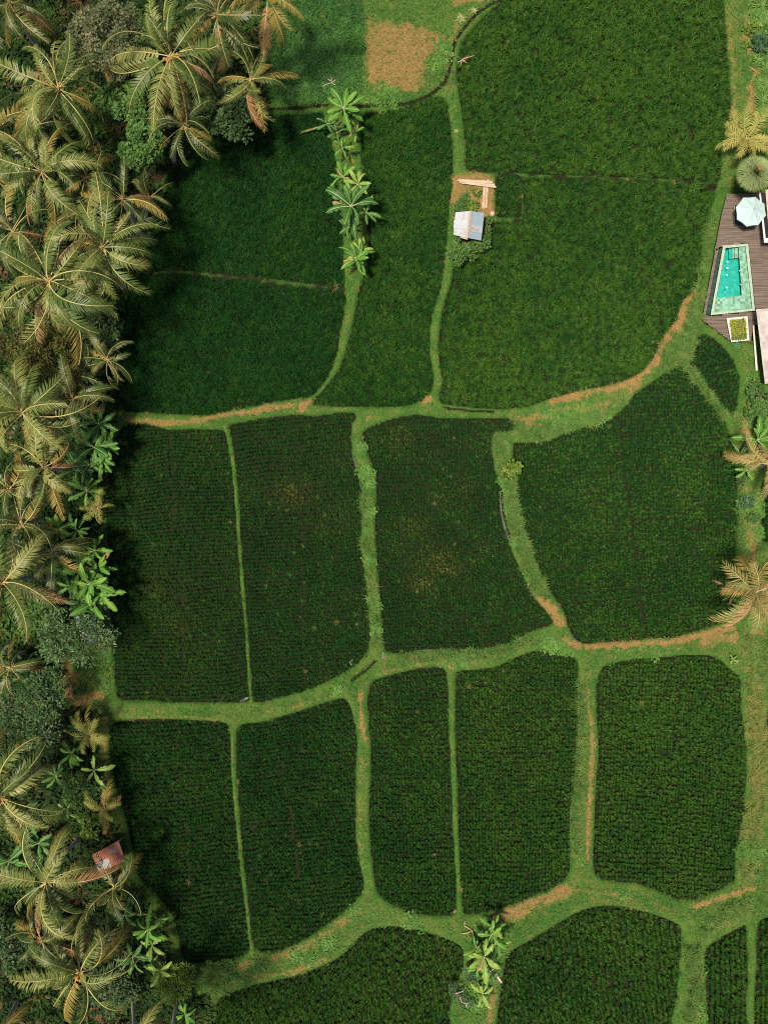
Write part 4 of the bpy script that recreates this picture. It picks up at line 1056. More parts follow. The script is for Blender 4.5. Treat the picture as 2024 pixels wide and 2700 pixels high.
tree(68, 1868, 92, 5, 'dusty green tree standing over the leaf pile clearing', 'leaf_silver', leaf=.26, clumps=80, per=55, aspect=.35, lobes=[(0, 0, 1), (40, -40, .6), (30, 60, .7)])
tree(215, 2085, 56, 2.4, 'low leafy shrub beneath the three-leaved banana', 'leaf_bright', leaf=.2, clumps=50, per=40, name='leafy_shrub', cat='shrub')
tree(228, 2165, 24, 1.6, 'bright lime shrub with broad leaves near the rusty shed', 'leaf_lime', leaf=.36, clumps=22, per=16, name='leafy_shrub', cat='shrub', lobes=[(0, 0, 1), (-5, 35, 1)], clump_r=.35)
tree(458, 2595, 48, 2.2, 'bright lime bamboo-like shrub at the forest corner', 'leaf_lime', leaf=.34, clumps=55, per=40, aspect=.16, name='leafy_shrub', cat='shrub')
tree(120, 600, 55, 3, 'dark green shrub deep between tall palms', 'leaf_dark', leaf=.28, clumps=40, per=40, name='leafy_shrub', cat='shrub')
tree(20, 2500, 70, 3, 'dense dark shrub at the bottom of the palm grove', 'leaf_dark', leaf=.26, clumps=60, per=45, name='leafy_shrub', cat='shrub')
tree(110, 1620, 50, 2.5, 'low green shrub beside the silvery tree', 'leaf_bright', leaf=.28, clumps=34, per=32, name='leafy_shrub', cat='shrub')
tree(250, 880, 60, 3.2, 'dark shrub in deep shade beside the broad paddy', 'leaf_dark', leaf=.24, clumps=40, per=40, name='leafy_shrub', cat='shrub')
tree(290, 2620, 60, 2.4, 'dark shrub behind the trunk of the bottom palm', 'leaf_dark', leaf=.24, clumps=44, per=40, name='leafy_shrub', cat='shrub')
tree(1208, 655, 34, 1.4, 'bright green shrub growing against the lower edge of the hut', 'leaf_bright', leaf=.2, clumps=46, per=34, name='leafy_shrub', cat='shrub', base=(1206, 652), lobes=[(0, 0, 1), (12, 18, .8), (-8, -22, .5)])
tree(1258, 640, 24, 1.2, 'small leafy shrub at the lower corner of the hut', 'leaf_bright', leaf=.19, clumps=30, per=30, name='leafy_shrub', cat='shrub', base=(1258, 642), lobes=[(0, 0, 1), (14, -8, .7), (16, 10, .6)])
tree(1284, 592, 13, 1.0, 'narrow climbing greenery along the wall of the hut', 'leaf_bright', leaf=.17, clumps=24, per=22, name='climbing_plant', cat='plant', base=(1283, 592), lobes=[(0, -12, .8), (0, 10, .8), (2, 32, .8)], clump_r=.4)
tree(1212, 545, 16, .9, 'pale leafy plant beside the upper edge of the hut', 'leaf_bright', leaf=.18, clumps=20, per=26, name='garden_plant', cat='plant', base=(1211, 545), lobes=[(0, 0, 1), (2, 16, .8), (8, -14, .7)], clump_r=.35)
tree(1244, 541, 13, .8, 'round bright green garden plant above the hut roof', 'leaf_lime', leaf=.18, clumps=18, per=26, name='garden_plant', cat='plant', base=(1243, 541), clump_r=.35)
tree(1256, 508, 9, .5, 'small garden plant with orange flowers in the brown bed', 'leaf_bright', leaf=.14, clumps=12, per=22, name='garden_plant', cat='plant', base=(1256, 507), clump_r=.4)
tree(1230, 516, 8, .4, 'little herb in the dug bed beside planks', 'leaf_bright', leaf=.13, clumps=9, per=20, name='garden_plant', cat='plant', base=(1230, 516), clump_r=.4)
tree(1345, 1240, 19, 1.0, 'broad leaved plant bulging from the long grass bank', 'leaf_lime', leaf=.34, clumps=16, per=12, name='broad_leaved_plant', cat='plant', base=(1343, 1240), clump_r=.5, aspect=.65)
tree(1240, 2572, 17, .9, 'bluish shrub with a bare forked twig hanging over rice', 'leaf_blue', leaf=.12, clumps=22, per=40, name='leafy_shrub', cat='shrub', base=(1232, 2572), clump_r=.35)
tree(1202, 2622, 20, .9, 'bluish shrub leaning over the rice below the ragged bananas', 'leaf_blue', leaf=.12, clumps=26, per=40, name='leafy_shrub', cat='shrub', base=(1208, 2625), clump_r=.3, lobes=[(0, 0, 1), (25, 30, .9)])
tree(1978, 80, 16, .7, 'light green mounded shrub in the spiky garden border', 'leaf_lime', leaf=.24, clumps=18, per=18, name='leafy_shrub', cat='shrub', base=(1978, 82), clump_r=.4, aspect=.6, lobes=[(0, 0, 1), (10, -12, .8), (-8, 34, .6)])
tree(2010, 110, 24, .8, 'blue-green mounded shrub behind the light green one', 'leaf_blue', leaf=.2, clumps=24, per=26, name='leafy_shrub', cat='shrub', base=(2012, 112), clump_r=.35)
tree(2000, 1040, 30, 1.2, 'dark leafy shrub below the concrete slab roof', 'leaf_bright', leaf=.22, clumps=34, per=34, name='leafy_shrub', cat='shrub', base=(1998, 1045), lobes=[(0, 0, 1), (-10, 40, .8)])


def rosette(px, py, Rpx, label, mat='leaf_rosette', n=26, group=None, width=.085, name='rosette_plant', z=.5, up=1.1):
    r = random.Random(int(px * 11 + py)); b = G(px, py, -.03); t = thing(name, label, 'plant', b, 0, group)
    L_ = Rpx * S; mb = MB()
    for i in range(n):
        az = i * 2.39996 + r.uniform(-.2, .2); q = i / n; d = Vector((math.cos(az), math.sin(az), 0)); s = Vector((-d.y, d.x, 0))
        ln = L_ * r.uniform(.75, 1.1) * (.55 + .45 * q); rows = []
        for k in range(5):
            u = k / 4; p = d * ln * u + Vector((0, 0, .08 + ln * up * (1.1 - .7 * q) * (u - .85 * u * u)))
            w = width * (1 - u ** 2) * .5 + .003
            rows.append([p - s * w, p + Vector((0, 0, -.01)), p + s * w])
        mb.grid(rows, 0, min(1, max(0, .35 + .5 * q * r.random() + r.gauss(0, .15))))
    mobj('foliage', mb.mesh('rosette', [M[mat]], tint=True, smooth=True), t)
    mb = MB(); mb.tube([(0, 0, 0), (0, 0, .14)], [.06, .04], 6); mobj('stem', mb.mesh('stem', [M['pseudostem']]), t)
    return t


RO_L = ['at the top end of the garden border', 'behind the topmost rosette of the border', 'beside the blue-green mound', 'just above the light green mounded shrub', 'below the blue-green mound', 'between two orange straw patches', 'behind the rosette between straw patches', 'spreading over the pale straw frond', 'behind the pale straw frond', 'biggest in the border, above the yellow palm', 'smallest beside the yellow palm', 'behind the small one near the yellow palm']
for i_, (x_, y_, R__) in enumerate(((1966, 8, 18), (2003, 20, 22), (2013, 56, 22), (1984, 52, 18), (2012, 140, 24), (1992, 163, 18), (2014, 182, 20), (1994, 222, 24), (2014, 226, 24), (2004, 270, 26), (2000, 299, 18), (2018, 290, 20))):
    rosette(x_, y_, R__ * 1.35, 'strappy green rosette ' + RO_L[i_], group='rosette plants in the garden border')
rosette(1212, 58, 20, 'cream variegated rosette by the little ditch', 'leaf_varieg', n=30, width=.07)
rosette(1246, 36, 14, 'small variegated rosette above the cream one', 'leaf_varieg', n=22)
rosette(1172, 146, 14, 'grey-green rosette beside the ditch fork', 'leaf_rosette', n=22)
rosette(1188, 148, 13, 'brownish spiky rosette at the ditch fork', 'leaf_varieg', n=20)
rosette(1202, 350, 9, 'tiny yellowish rosette on the bank above the planks', 'leaf_varieg', n=14)
rosette(276, 1318, 22, 'silvery spiky plant with long thin blades at the field edge', 'leaf_silver', n=18, width=.05)
rosette(1892, 1078, 12, 'pale bluish tuft at the end of the diagonal bank', 'leaf_blue', n=24, width=.03)
rosette(1985, 1690, 14, 'pale spiky tuft on the turf beyond the dry strip', 'leaf_varieg', n=22, width=.035)


def round_palm(px, py, Rpx, z, label):
    """trunked plant with one dense dome of fine radiating leaves"""
    r = random.Random(5); b = G(px - 25, py + 18, 0); b.z = -.5; c = P(px, py, z) - b
    t = thing('round_palm', label, 'palm tree', b); Rm = Rpx * S * (H - z) / H
    mb = MB(); mb.tube([(0, 0, 0), c * .5, c], [.16, .13, .12], 8); mobj('trunk', mb.mesh('trunk', [M['trunk']], smooth=True), t)
    mb = MB()
    for i in range(2600):
        q = (i + .5) / 2600; az = i * 2.39996; el = math.radians(78 - 112 * q + r.gauss(0, 5)); ln = Rm * r.uniform(.86, 1.04)
        d = Vector((math.cos(az) * math.cos(el), math.sin(az) * math.cos(el), math.sin(el) * .62)); s = Vector((-math.sin(az), math.cos(az), 0)) * .018
        p0 = c + d * ln * .18; p1 = c + d * ln * .65; p2 = c + d * ln + Vector((0, 0, -.06))
        tn = min(1, max(0, .5 + r.gauss(0, .2)))
        mb.face([p0 - s, p0 + s, p1 + s, p1 - s], 0, tn); mb.face([p1 - s, p1 + s, p2], 0, tn)
    mobj('foliage', mb.mesh('foliage', [M['leaf_thatch']], tint=True), t)
    mb = MB()
    for i in range(26):
        az = r.uniform(0, 6.28); p = c + Vector((r.gauss(0, .16), r.gauss(0, .16), Rm * .52 + r.uniform(0, .12))); d = Vector((math.cos(az), math.sin(az), .2)) * r.uniform(.12, .32); s = Vector((-d.y, d.x, 0)) * .08
        mb.face([p - s, p + s, p + d])
    mobj('dry_heart', mb.mesh('dry_heart', [M['fibre']]), t)


tree(2006, 1092, 22, .9, 'rounded green shrub between the dry grass and long leaved banana', 'leaf_bright', leaf=.2, clumps=26, per=26, name='leafy_shrub', cat='shrub', base=(2006, 1092), clump_r=.35)
tree(1968, 1325, 16, .6, 'low bluish shrub on the bank below the golden palm', 'leaf_blue', leaf=.18, clumps=20, per=22, name='leafy_shrub', cat='shrub', base=(1968, 1325), clump_r=.4)
tree(1985, 1366, 14, .6, 'low green shrub beside the orange straw on the bank', 'leaf_bright', leaf=.18, clumps=18, per=22, name='leafy_shrub', cat='shrub', base=(1985, 1366), clump_r=.4)
tree(1955, 1262, 12, .6, 'small dark shrub at the foot of the broad-leaved banana', 'leaf_dark', leaf=.18, clumps=16, per=22, name='leafy_shrub', cat='shrub', base=(1956, 1262), clump_r=.4)
round_palm(1990, 457, 50, 3.9, 'dense round grey-green palm with a brown heart beside the deck')

# ------------------------------------------------------------------ wet mud and puddles at the bank feet
M['puddle'] = plainmat('grey_wet_mud', (0.045, 0.042, 0.042), (0.10, 0.095, 0.095), scale=5, rough=.45, spec=.3)
for pts, hw, lb in (([(632, 1851), (645, 1846), (656, 1838)], 4.5, 'grey puddle at the foot of the straight narrow bank'), ([(1010, 1718), (1013, 1728), (1006, 1736)], 5, 'grey mud patch where the middle bank meets the path'),
                    ([(930, 1738), (924, 1748), (928, 1756)], 4, 'grey mud in the corner of the brown patched field'), ([(1319, 1300), (1322, 1355), (1332, 1400), (1345, 1432)], 2.4, 'thin grey waterline along the long grass bank'),
                    ([(1390, 1536), (1402, 1566), (1412, 1584)], 2.6, 'thin grey waterline at the dry end of the bank'), ([(925, 1150), (930, 1205), (950, 1268), (957, 1330), (953, 1400)], 1.8, 'thin grey waterline beside the middle bank'),
                    ([(1500, 1668), (1514, 1684), (1530, 1694)], 3, 'grey puddle at the corner of the wide rowed field'), ([(1098, 1716), (1180, 1711), (1250, 1709)], 1.8, 'thin grey waterline under the yellowing rice')):
    pl = smooth_poly(pts, 5, False); mb = MB(); rows = []
    for q in range(len(pl)):
        a_ = pl[max(q - 1, 0)]; c_ = pl[min(q + 1, len(pl) - 1)]; t_ = (c_ - a_) / (np.linalg.norm(c_ - a_) + 1e-9); nn = np.array([-t_[1], t_[0]])
        w_ = hw * (.25 + .75 * math.sin(math.pi * (q + .5) / len(pl))) * rnd.uniform(.6, 1.25)
        rows.append([G(*(pl[q] + nn * w_), .035), G(*pl[q], .05), G(*(pl[q] - nn * w_), .035)])
    mb.grid(rows); tag(mobj('puddle', mb.mesh('puddle', [M['puddle']], smooth=True)), lb, kind='structure')

# ------------------------------------------------------------------ litter, fallen wood
def fallen_frond(px, py, Lpx, yaw, label, mat='palm_dead', dz=.12, name='fallen_frond'):
    t = thing(name, label, 'fallen frond', G(px, py, dz)); frond_obj(t, FR['low'][int(px) % 5], M[mat], math.radians(yaw), .2, -.35, Lpx * S, rmat=M['rachis_dead'])


def twig(px, py, arms, label, r0=.03, mat='twig', name='dead_branch', cat='branch', dz=.06):
    b = G(px, py, dz); t = thing(name, label, cat, b); mb = MB()
    for arm in arms:
        pts = [Vector(((ax - px) * S, (py - ay) * S, az_)) for ax, ay, az_ in arm]
        mb.tube(pts, [r0 * (1 - .6 * i / len(pts)) for i in range(len(pts))], 6)
    mobj('wood', mb.mesh('wood', [M[mat]], smooth=True), t)


twig(875, 222, [[(875, 224, .1), (858, 228, .05), (850, 233, 0)], [(875, 224, .1), (874, 205, .12)], [(875, 224, .1), (886, 216, .1), (895, 222, .02)], [(874, 220, .12), (864, 214, .1)], [(875, 224, .1), (888, 231, .02)]], 'pale broken branch lying in the fallow weedy plot', mat='pale_wood')
fallen_frond(1206, 172, 42, 20, 'bleached fallen frond at the ditch fork')
twig(1210, 170, [[(1205, 172, .2), (1220, 165, .3), (1248, 157, .35)], [(1215, 168, .3), (1212, 182, .2)], [(1218, 168, .3), (1228, 175, .25)]], 'bleached twig poking over the top rice field', mat='pale_wood', dz=.3)
twig(1240, 2448, [[(1225, 2425, .1), (1223, 2438, .15), (1243, 2449, .2)], [(1243, 2449, .2), (1232, 2456, .15), (1213, 2460, .1)], [(1243, 2449, .2), (1250, 2475, .2), (1255, 2495, .1)]], 'peach coloured dead stalk arching beside the ragged bananas', r0=.05)
twig(1215, 2590, [[(1197, 2600, .9), (1216, 2594, .9), (1225, 2582, .9)]], 'bare forked twig above the upper bluish shrub', mat='pale_wood', dz=.3)
twig(1222, 2622, [[(1209, 2608, .9), (1212, 2621, .9), (1225, 2625, .9), (1238, 2620, .9)], [(1225, 2625, .9), (1225, 2634, .9)]], 'bare branched twig above the lower bluish shrub', mat='pale_wood', dz=.3)
twig(1310, 2575, [[(1306, 2566, .05), (1313, 2576, .08), (1322, 2590, .03)]], 'short pinkish log lying across the narrow path', r0=.13, mat='pale_wood', name='log', cat='log')
twig(1200, 2395, [[(1192, 2412, .05), (1200, 2404, .12), (1208, 2398, .05)], [(1195, 2404, .1), (1204, 2412, .1)]], 'dark heap of sticks at the end of the straight narrow bank', r0=.12, mat='bark', name='stick_heap', cat='sticks')
twig(700, 1, [[(705, 5, 3.5), (690, 60, 3.2)]], 'thin hanging dead stalk under the golden fronds', mat='twig')
for i, (x_, y_, a_) in enumerate(((190, 1815, 20), (182, 1824, 60), (196, 1828, 110), (176, 1812, 150), (188, 1832, 10), (200, 1818, 80))):
    fallen_frond(x_ - 18 * math.cos(math.radians(a_)), y_ + 18 * math.sin(math.radians(a_)), 44, a_, 'brown dry frond in the leaf pile of the clearing', dz=.1 + .05 * i)
for o in bpy.data.objects:
    if o.get('label') == 'brown dry frond in the leaf pile of the clearing': o['group'] = 'dry fronds in the leaf pile'
for (x_, y_, L_, a_, lb) in ((1962, 1120, 26, 120, 'orange dry grass fan below the concrete roof'), (1965, 1135, 24, 200, 'orange dry grass fan beside the long leaved banana'), (1985, 195, 26, 150, 'pale straw coloured frond in the garden border'), (1905, 1540, 34, 165, 'withered frond hanging over rice at the golden palm')):
    fallen_frond(x_, y_, L_, a_, lb, mat='palm_dead', dz=.25)
#VILLA#
# ------------------------------------------------------------------ huts and sheds
def metal_mat(name, a, b, rust, amount):
    m, nt, N, L, B = newmat(name)
    oi = nd(N, 'ShaderNodeObjectInfo')
    n1 = noise(N, L, 2.2, 5.0, rough=.7); n2 = noise(N, L, 14.0, 3.0)
    r = ramp(N, [(.3, a), (.7, b)]); L.new(n2, r.inputs[0])
    s = mmath(N, L, 'ADD', n1, mmath(N, L, 'MULTIPLY', oi.outputs['Random'], .12))
    k = ramp(N, [(amount, (0, 0, 0)), (amount + .12, (1, 1, 1))]); L.new(s, k.inputs[0])
    L.new(mixc(N, L, k.outputs[0], r.outputs[0], rust), B.inputs['Base Color'])
    B.inputs['Roughness'].default_value = .5; B.inputs['Metallic'].default_value = .15; B.inputs['Specular IOR Level'].default_value = .4
    return m


M['zinc'] = metal_mat('corrugated_zinc', (0.30, 0.34, 0.40), (0.42, 0.45, 0.50), (0.33, 0.24, 0.20), .60)
M['zinc_sky'] = metal_mat('corrugated_zinc_sky', (0.20, 0.28, 0.35), (0.30, 0.38, 0.45), (0.24, 0.20, 0.17), .68)  # slope away from the sun: its sky reflection and shade put into the colour
M['zinc_pink'] = metal_mat('ridge_zinc', (0.34, 0.28, 0.26), (0.44, 0.37, 0.34), (0.4, 0.26, 0.18), .75)
M['rust'] = metal_mat('rusted_sheet', (0.22, 0.075, 0.045), (0.34, 0.13, 0.085), (0.34, 0.28, 0.27), .62)
M['rust_grey'] = metal_mat('half_rusted_sheet', (0.28, 0.27, 0.30), (0.38, 0.37, 0.40), (0.26, 0.10, 0.06), .66)
M['wood'] = plainmat('weathered_plank', (0.20, 0.14, 0.10), (0.34, 0.26, 0.20), scale=3, rough=.85, stretch=(1, 8, 8))
M['plank'] = plainmat('pale_sawn_plank', (0.30, 0.21, 0.155), (0.50, 0.39, 0.31), scale=2.5, rough=.8, stretch=(.6, 10, 10))
M['pink'] = plainmat('pink_plastic', (0.62, 0.22, 0.22), (0.72, 0.33, 0.32), rough=.4)
M['orange_flower'] = plainmat('orange_petal', (0.7, 0.22, 0.02), (0.8, 0.35, 0.03), rough=.6)


def sheet(parent, corners, mat, waves, name='roof_sheet', amp=.018, rows=4, seed=0):
    """corrugated sheet: corners a,b (upper edge ends) c,d (lower); corrugations run from the ab edge to the dc edge"""
    a, b, c, d = [Vector(p) for p in corners]; nrm = (b - a).cross(d - a).normalized()
    if nrm.z < 0: nrm = -nrm
    r = random.Random(seed); R = []
    n = waves * 4
    sag = [r.uniform(-.015, .015) for _ in range(rows + 1)]
    for i in range(rows + 1):
        v = i / rows; row = []
        for j in range(n + 1):
            u = j / n
            p = a.lerp(b, u).lerp(d.lerp(c, u), v) + nrm * (amp * math.sin(u * waves * 2 * math.pi) + sag[i] * math.sin(u * 3))
            row.append(p)
        R.append(row)
    mb = MB(); mb.grid(R)
    lo = [[q - nrm * .006 for q in row] for row in R]; mb.grid(lo)
    return mobj(name, mb.mesh('corrugated', [mat], smooth=True), parent)


def rel(px, py, z, b): return P(px, py, z) - b


b = G(1236, 590, 0)
hut = thing('field_hut', 'small field hut with a patched pale zinc gable roof', 'hut', b)
ze, zr = 1.85, 2.35
lt, lb = (1199, 560), (1195, 619); rt, rb = (1276, 561), (1268, 634); kt, kb = (1240, 556), (1231, 627)


def lp(a, c, t): return (a[0] + (c[0] - a[0]) * t, a[1] + (c[1] - a[1]) * t)


for i, (t0, t1, m_, ex) in enumerate(((0, .36, 'zinc', 3), (.34, .70, 'zinc', -4), (.68, 1.0, 'zinc', -1))):
    e0, e1 = lp(lt, lb, t0), lp(lt, lb, t1); k0, k1 = lp(kt, kb, t0), lp(kt, kb, t1); dz = .015 * (i % 2)
    sheet(hut, [rel(*k0, zr + dz, b), rel(*k1, zr + dz, b), rel(e1[0] + ex * .3, e1[1], ze + dz, b), rel(e0[0] + ex * .3, e0[1], ze + dz, b)], M[m_], 9, seed=i)
for i, (t0, t1, m_) in enumerate(((0, .52, 'zinc_sky'), (.50, .74, 'zinc'), (.72, 1.0, 'zinc_sky'))):
    e0, e1 = lp(rt, rb, t0), lp(rt, rb, t1); k0, k1 = lp(kt, kb, t0), lp(kt, kb, t1); dz = .015 * (i % 2)
    sheet(hut, [rel(*k0, zr + dz, b), rel(*k1, zr + dz, b), rel(e1[0], e1[1], ze + dz, b), rel(e0[0], e0[1], ze + dz, b)], M[m_], 8, seed=10 + i)
sheet(hut, [rel(1212, 616, ze + .2, b), rel(1213, 627, ze + .16, b), rel(1232, 632, zr + .03, b), rel(1231, 612, zr + .05, b)], M['zinc_pink'], 3, name='roof_patch', seed=31)
mb = MB()
mb.grid([[rel(kt[0] - 5, kt[1] + 1, zr - .02, b), rel(kt[0], kt[1] - 1, zr + .07, b), rel(kt[0] + 5, kt[1] + 1, zr - .02, b)], [rel(kb[0] - 5, kb[1], zr - .02, b), rel(kb[0], kb[1] + 1, zr + .07, b), rel(kb[0] + 5, kb[1], zr - .02, b)]])
mobj('ridge_cap', mb.mesh('ridge_cap', [M['zinc_pink']]), hut)
X0, X1 = rel(1204, 590, ze, b).x, rel(1258, 590, ze, b).x; Y0, Y1 = rel(1236, 612, ze, b).y, rel(1236, 580, ze, b).y
for (x_, y_) in ((X0, Y0), (X1, Y0), (X0, Y1), (X1, Y1)):
    mb = MB(); mb.box(x_ - .05, x_ + .05, y_ - .05, y_ + .05, -.2, ze - b.z - .04); mobj('post', mb.mesh('post', [M['wood']]), hut)
for wall in range(3):
    for i in range(12):
        mb = MB(); t0, t1 = i / 12, (i + .94) / 12
        if wall == 0: mb.box(X0 - .02, X0 + .01, Y0 + (Y1 - Y0) * t0, Y0 + (Y1 - Y0) * t1, -.1, ze - b.z - .12)
        elif wall == 1: mb.box(X1 - .01, X1 + .02, Y0 + (Y1 - Y0) * t0, Y0 + (Y1 - Y0) * t1, -.1, ze - b.z - .12)
        else: mb.box(X0 + (X1 - X0) * t0, X0 + (X1 - X0) * t1, Y1 - .01, Y1 + .02, -.1, ze - b.z - .12)
        mobj('wall_plank', mb.mesh('wall_plank', [M['wood']]), hut)


def plank(p0, p1, w, th, label, group, mat='plank', name='plank'):
    d = p1 - p0; L_ = d.length; mb = MB(); mb.box(0, L_, -w / 2, w / 2, 0, th)
    o = mobj(name, mb.mesh('plank', [M[mat]]), None, p0, (0, -math.asin(max(-1, min(1, d.z / L_))), math.atan2(d.y, d.x)))
    return tag(o, label, 'plank', group)


r = random.Random(3)
for i in range(9):
    q = i / 8
    x0 = 1203 + r.uniform(0, 22) + 6 * q; x1 = 1307 - r.uniform(0, 16) * (1 - q); y0 = 474 + 8.5 * q; y1 = 479 + 15 * q
    z_ = .42 + .05 * (i % 3)
    plank(P(x0, y0, z_), P(x1, y1, z_), r.uniform(.07, .11), .04, 'long pale sawn plank lying across the pile above the dug bed', 'planks in the crosswise pile')
for i in range(5):
    z_ = .32 + .03 * (i % 2)
    plank(P(1287 - 2.6 * i + r.uniform(-1, 1), 472 + r.uniform(-2, 6), z_), P(1281 - 2.6 * i + r.uniform(-1, 1), 553 - r.uniform(0, 8), z_), .08, .035, 'pale plank lying along the edge of the dug bed under the crosswise pile', 'planks along the dug bed')
mb = MB()
prof = [(.19, 0), (.2, .03), (.17, .10), (.10, .16), (.0, .175)]
mb.grid([[(pr * math.cos(a * math.pi / 8), pr * math.sin(a * math.pi / 8), pz) for a in range(17)] for pr, pz in prof])
bs = thing('pink_basin', 'small round pink basin upturned at the rice edge beside the hut', 'basin', G(1296, 567, .02))
mobj('bowl', mb.mesh('bowl', [M['pink']], smooth=True), bs)
mb = MB(); mb.tube([(.07 * math.cos(a * math.pi / 6), .07 * math.sin(a * math.pi / 6), .165) for a in range(13)], .012, 5, cap=False); mobj('foot_ring', mb.mesh('foot_ring', [M['pink']]), bs)
for i, (x_, y_) in enumerate(((1253, 504), (1258, 506), (1255, 509), (1260, 502))):
    mb = MB()
    for k in range(5):
        a = k * 1.2566; mb.face([(0, 0, 0), (.035 * math.cos(a - .5), .035 * math.sin(a - .5), .015), (.06 * math.cos(a), .06 * math.sin(a), .02), (.035 * math.cos(a + .5), .035 * math.sin(a + .5), .015)])
    o = mobj('flower', mb.mesh('flower', [M['orange_flower']]), None, P(x_, y_, .62)); tag(o, 'orange flower on the small garden plant in the brown bed', 'flower', 'orange flowers on the garden plant')
twig(1248, 655, [[(1235, 640, .1), (1245, 655, .2), (1248, 672, .05)], [(1232, 645, .1), (1242, 662, .2), (1243, 678, .05)], [(1238, 648, .1), (1250, 660, .2), (1249, 680, .05)], [(1228, 638, .1), (1234, 650, .2)]], 'bundle of reddish brown sticks behind the hut shrubs', name='stick_bundle', cat='sticks')


def shed(label, quad, z0, rows_, mats, b, waves=9):
    """lean-to shed: quad = four roof corners in photo pixels (ridge a,b then eave c,d)"""
    t = thing('shed', label, 'shed', b); a, b_, c, d = quad
    n = len(rows_) - 1
    for i in range(n):
        for j in range(2):
            u0, u1 = rows_[i], rows_[i + 1] + .015 * (i < n - 1); v0, v1 = (0, .52) if j == 0 else (.48, 1)

            def q(u, v):
                p = lp(lp(a, b_, u), lp(d, c, u), v); return rel(p[0], p[1], z0[0] + (z0[1] - z0[0]) * v + .02 * (j == 0) + .015 * (i % 2), b)
            sheet(t, [q(u0, v0), q(u1, v0), q(u1, v1), q(u0, v1)], M[mats[(i * 2 + j) % len(mats)]], waves, seed=i * 5 + j)
    for p, zz in ((a, z0[0]), (b_, z0[0]), (c, z0[1]), (d, z0[1])):
        m_ = lp(p, lp(a, c, .5), .3); v = rel(m_[0], m_[1], zz, b); mb = MB(); mb.box(v.x - .05, v.x + .05, v.y - .05, v.y + .05, -.2, v.z - .03); mobj('post', mb.mesh('post', [M['wood']]), t)
    cc = [lp(p, lp(a, c, .5), .32) for p in (a, b_, c, d)]
    for i in range(4):
        p, q_ = cc[i], cc[(i + 1) % 4]
        for k in range(8):
            s0, s1 = lp(p, q_, k / 8), lp(p, q_, (k + .93) / 8); v0, v1 = rel(*s0, 1.0, b), rel(*s1, 1.0, b); nn = Vector((-(v1 - v0).y, (v1 - v0).x, 0)).normalized() * .012
            mb = MB(); mb.hexa([Vector((w.x, w.y, -.1)) for w in (v0 - nn, v1 - nn, v1 + nn, v0 + nn)], [Vector((w.x, w.y, min(z0) - b.z - .12)) for w in (v0 - nn, v1 - nn, v1 + nn, v0 + nn)]); mobj('wall_plank', mb.mesh('wall_plank', [M['wood']]), t)
    return t


shed('shed with a checkered rusty red and grey metal roof', [(243, 2254), (313, 2216), (330, 2270), (262, 2300)], (1.7, 1.4), [0, .48, 1.0], ['rust', 'rust_grey', 'rust', 'rust'], G(288, 2258, 0))
shed('grey tin shed mostly hidden under the silvery tree', [(200, 1626), (250, 1617), (258, 1695), (205, 1700)], (2.3, 2.0), [0, .5, 1.0], ['zinc', 'rust_grey', 'zinc', 'zinc'], G(238, 1660, 0))
twig(285, 2222, [[(270, 2226, 1.9), (290, 2216, 2.0), (310, 2212, 1.95)], [(278, 2218, 1.95), (286, 2228, 1.9)]], 'dead twigs heaped on the upper edge of the rusty roof', dz=.4)

# ------------------------------------------------------------------ villa terrace
M['deck'] = plainmat('greyed_deck_board', (0.055, 0.042, 0.036), (0.175, 0.135, 0.115), scale=1.8, rough=.8, stretch=(.35, 9, 9), detail=6, thr=(.3, .7))
M['coping'] = plainmat('green_stone_coping', (0.22, 0.30, 0.23), (0.33, 0.41, 0.33), scale=5, rough=.5)
M['concrete'] = plainmat('weathered_concrete', (0.26, 0.235, 0.24), (0.42, 0.39, 0.39), scale=1.6, rough=.9, detail=7)
M['white'] = plainmat('white_plaster', (0.50, 0.48, 0.46), (0.58, 0.56, 0.54), scale=3, rough=.7)
M['darkwater'] = plainmat('dark_channel_stone', (0.015, 0.035, 0.035), (0.04, 0.075, 0.065), rough=.25)
M['mattress'] = plainmat('dark_teal_cushion', (0.010, 0.022, 0.028), (0.022, 0.036, 0.042), rough=.8)
M['canopy'] = plainmat('pale_aqua_canvas', (0.31, 0.43, 0.46), (0.35, 0.47, 0.49), scale=1.2, rough=.9)
M['metal'] = plainmat('grey_metal', (0.2, 0.2, 0.2), (0.3, 0.3, 0.3), rough=.4, metal=.6)
M['glass'] = plainmat('dark_window_glass', (0.008, 0.012, 0.014), (0.02, 0.025, 0.028), rough=.08, spec=.6)
M['hose'] = plainmat('teal_hose', (0.01, 0.20, 0.16), (0.02, 0.30, 0.22), rough=.4)
M['brick'] = plainmat('pinkish_wall', (0.36, 0.24, 0.20), (0.5, 0.36, 0.31), scale=6, rough=.9)
M['light'] = plainmat('white_disc', (0.75, 0.8, 0.75), (0.85, 0.88, 0.82), rough=.4)


def tile_mat(name, a, b_, c, scale, rnd_=.0):
    m, nt, N, L, B = newmat(name)
    tc = nd(N, 'ShaderNodeTexCoord'); v = nd(N, 'ShaderNodeTexVoronoi'); v.distance = 'CHEBYCHEV'
    v.inputs['Scale'].default_value = scale; v.inputs['Randomness'].default_value = rnd_
    L.new(tc.outputs['Object'], v.inputs['Vector'])
    sp = nd(N, 'ShaderNodeSeparateColor'); L.new(v.outputs['Color'], sp.inputs[0])
    r = ramp(N, [(0.0, a), (.5, b_), (.9, c)]); L.new(sp.outputs[0], r.inputs[0])
    L.new(r.outputs[0], B.inputs['Base Color']); B.inputs['Roughness'].default_value = .35
    return m


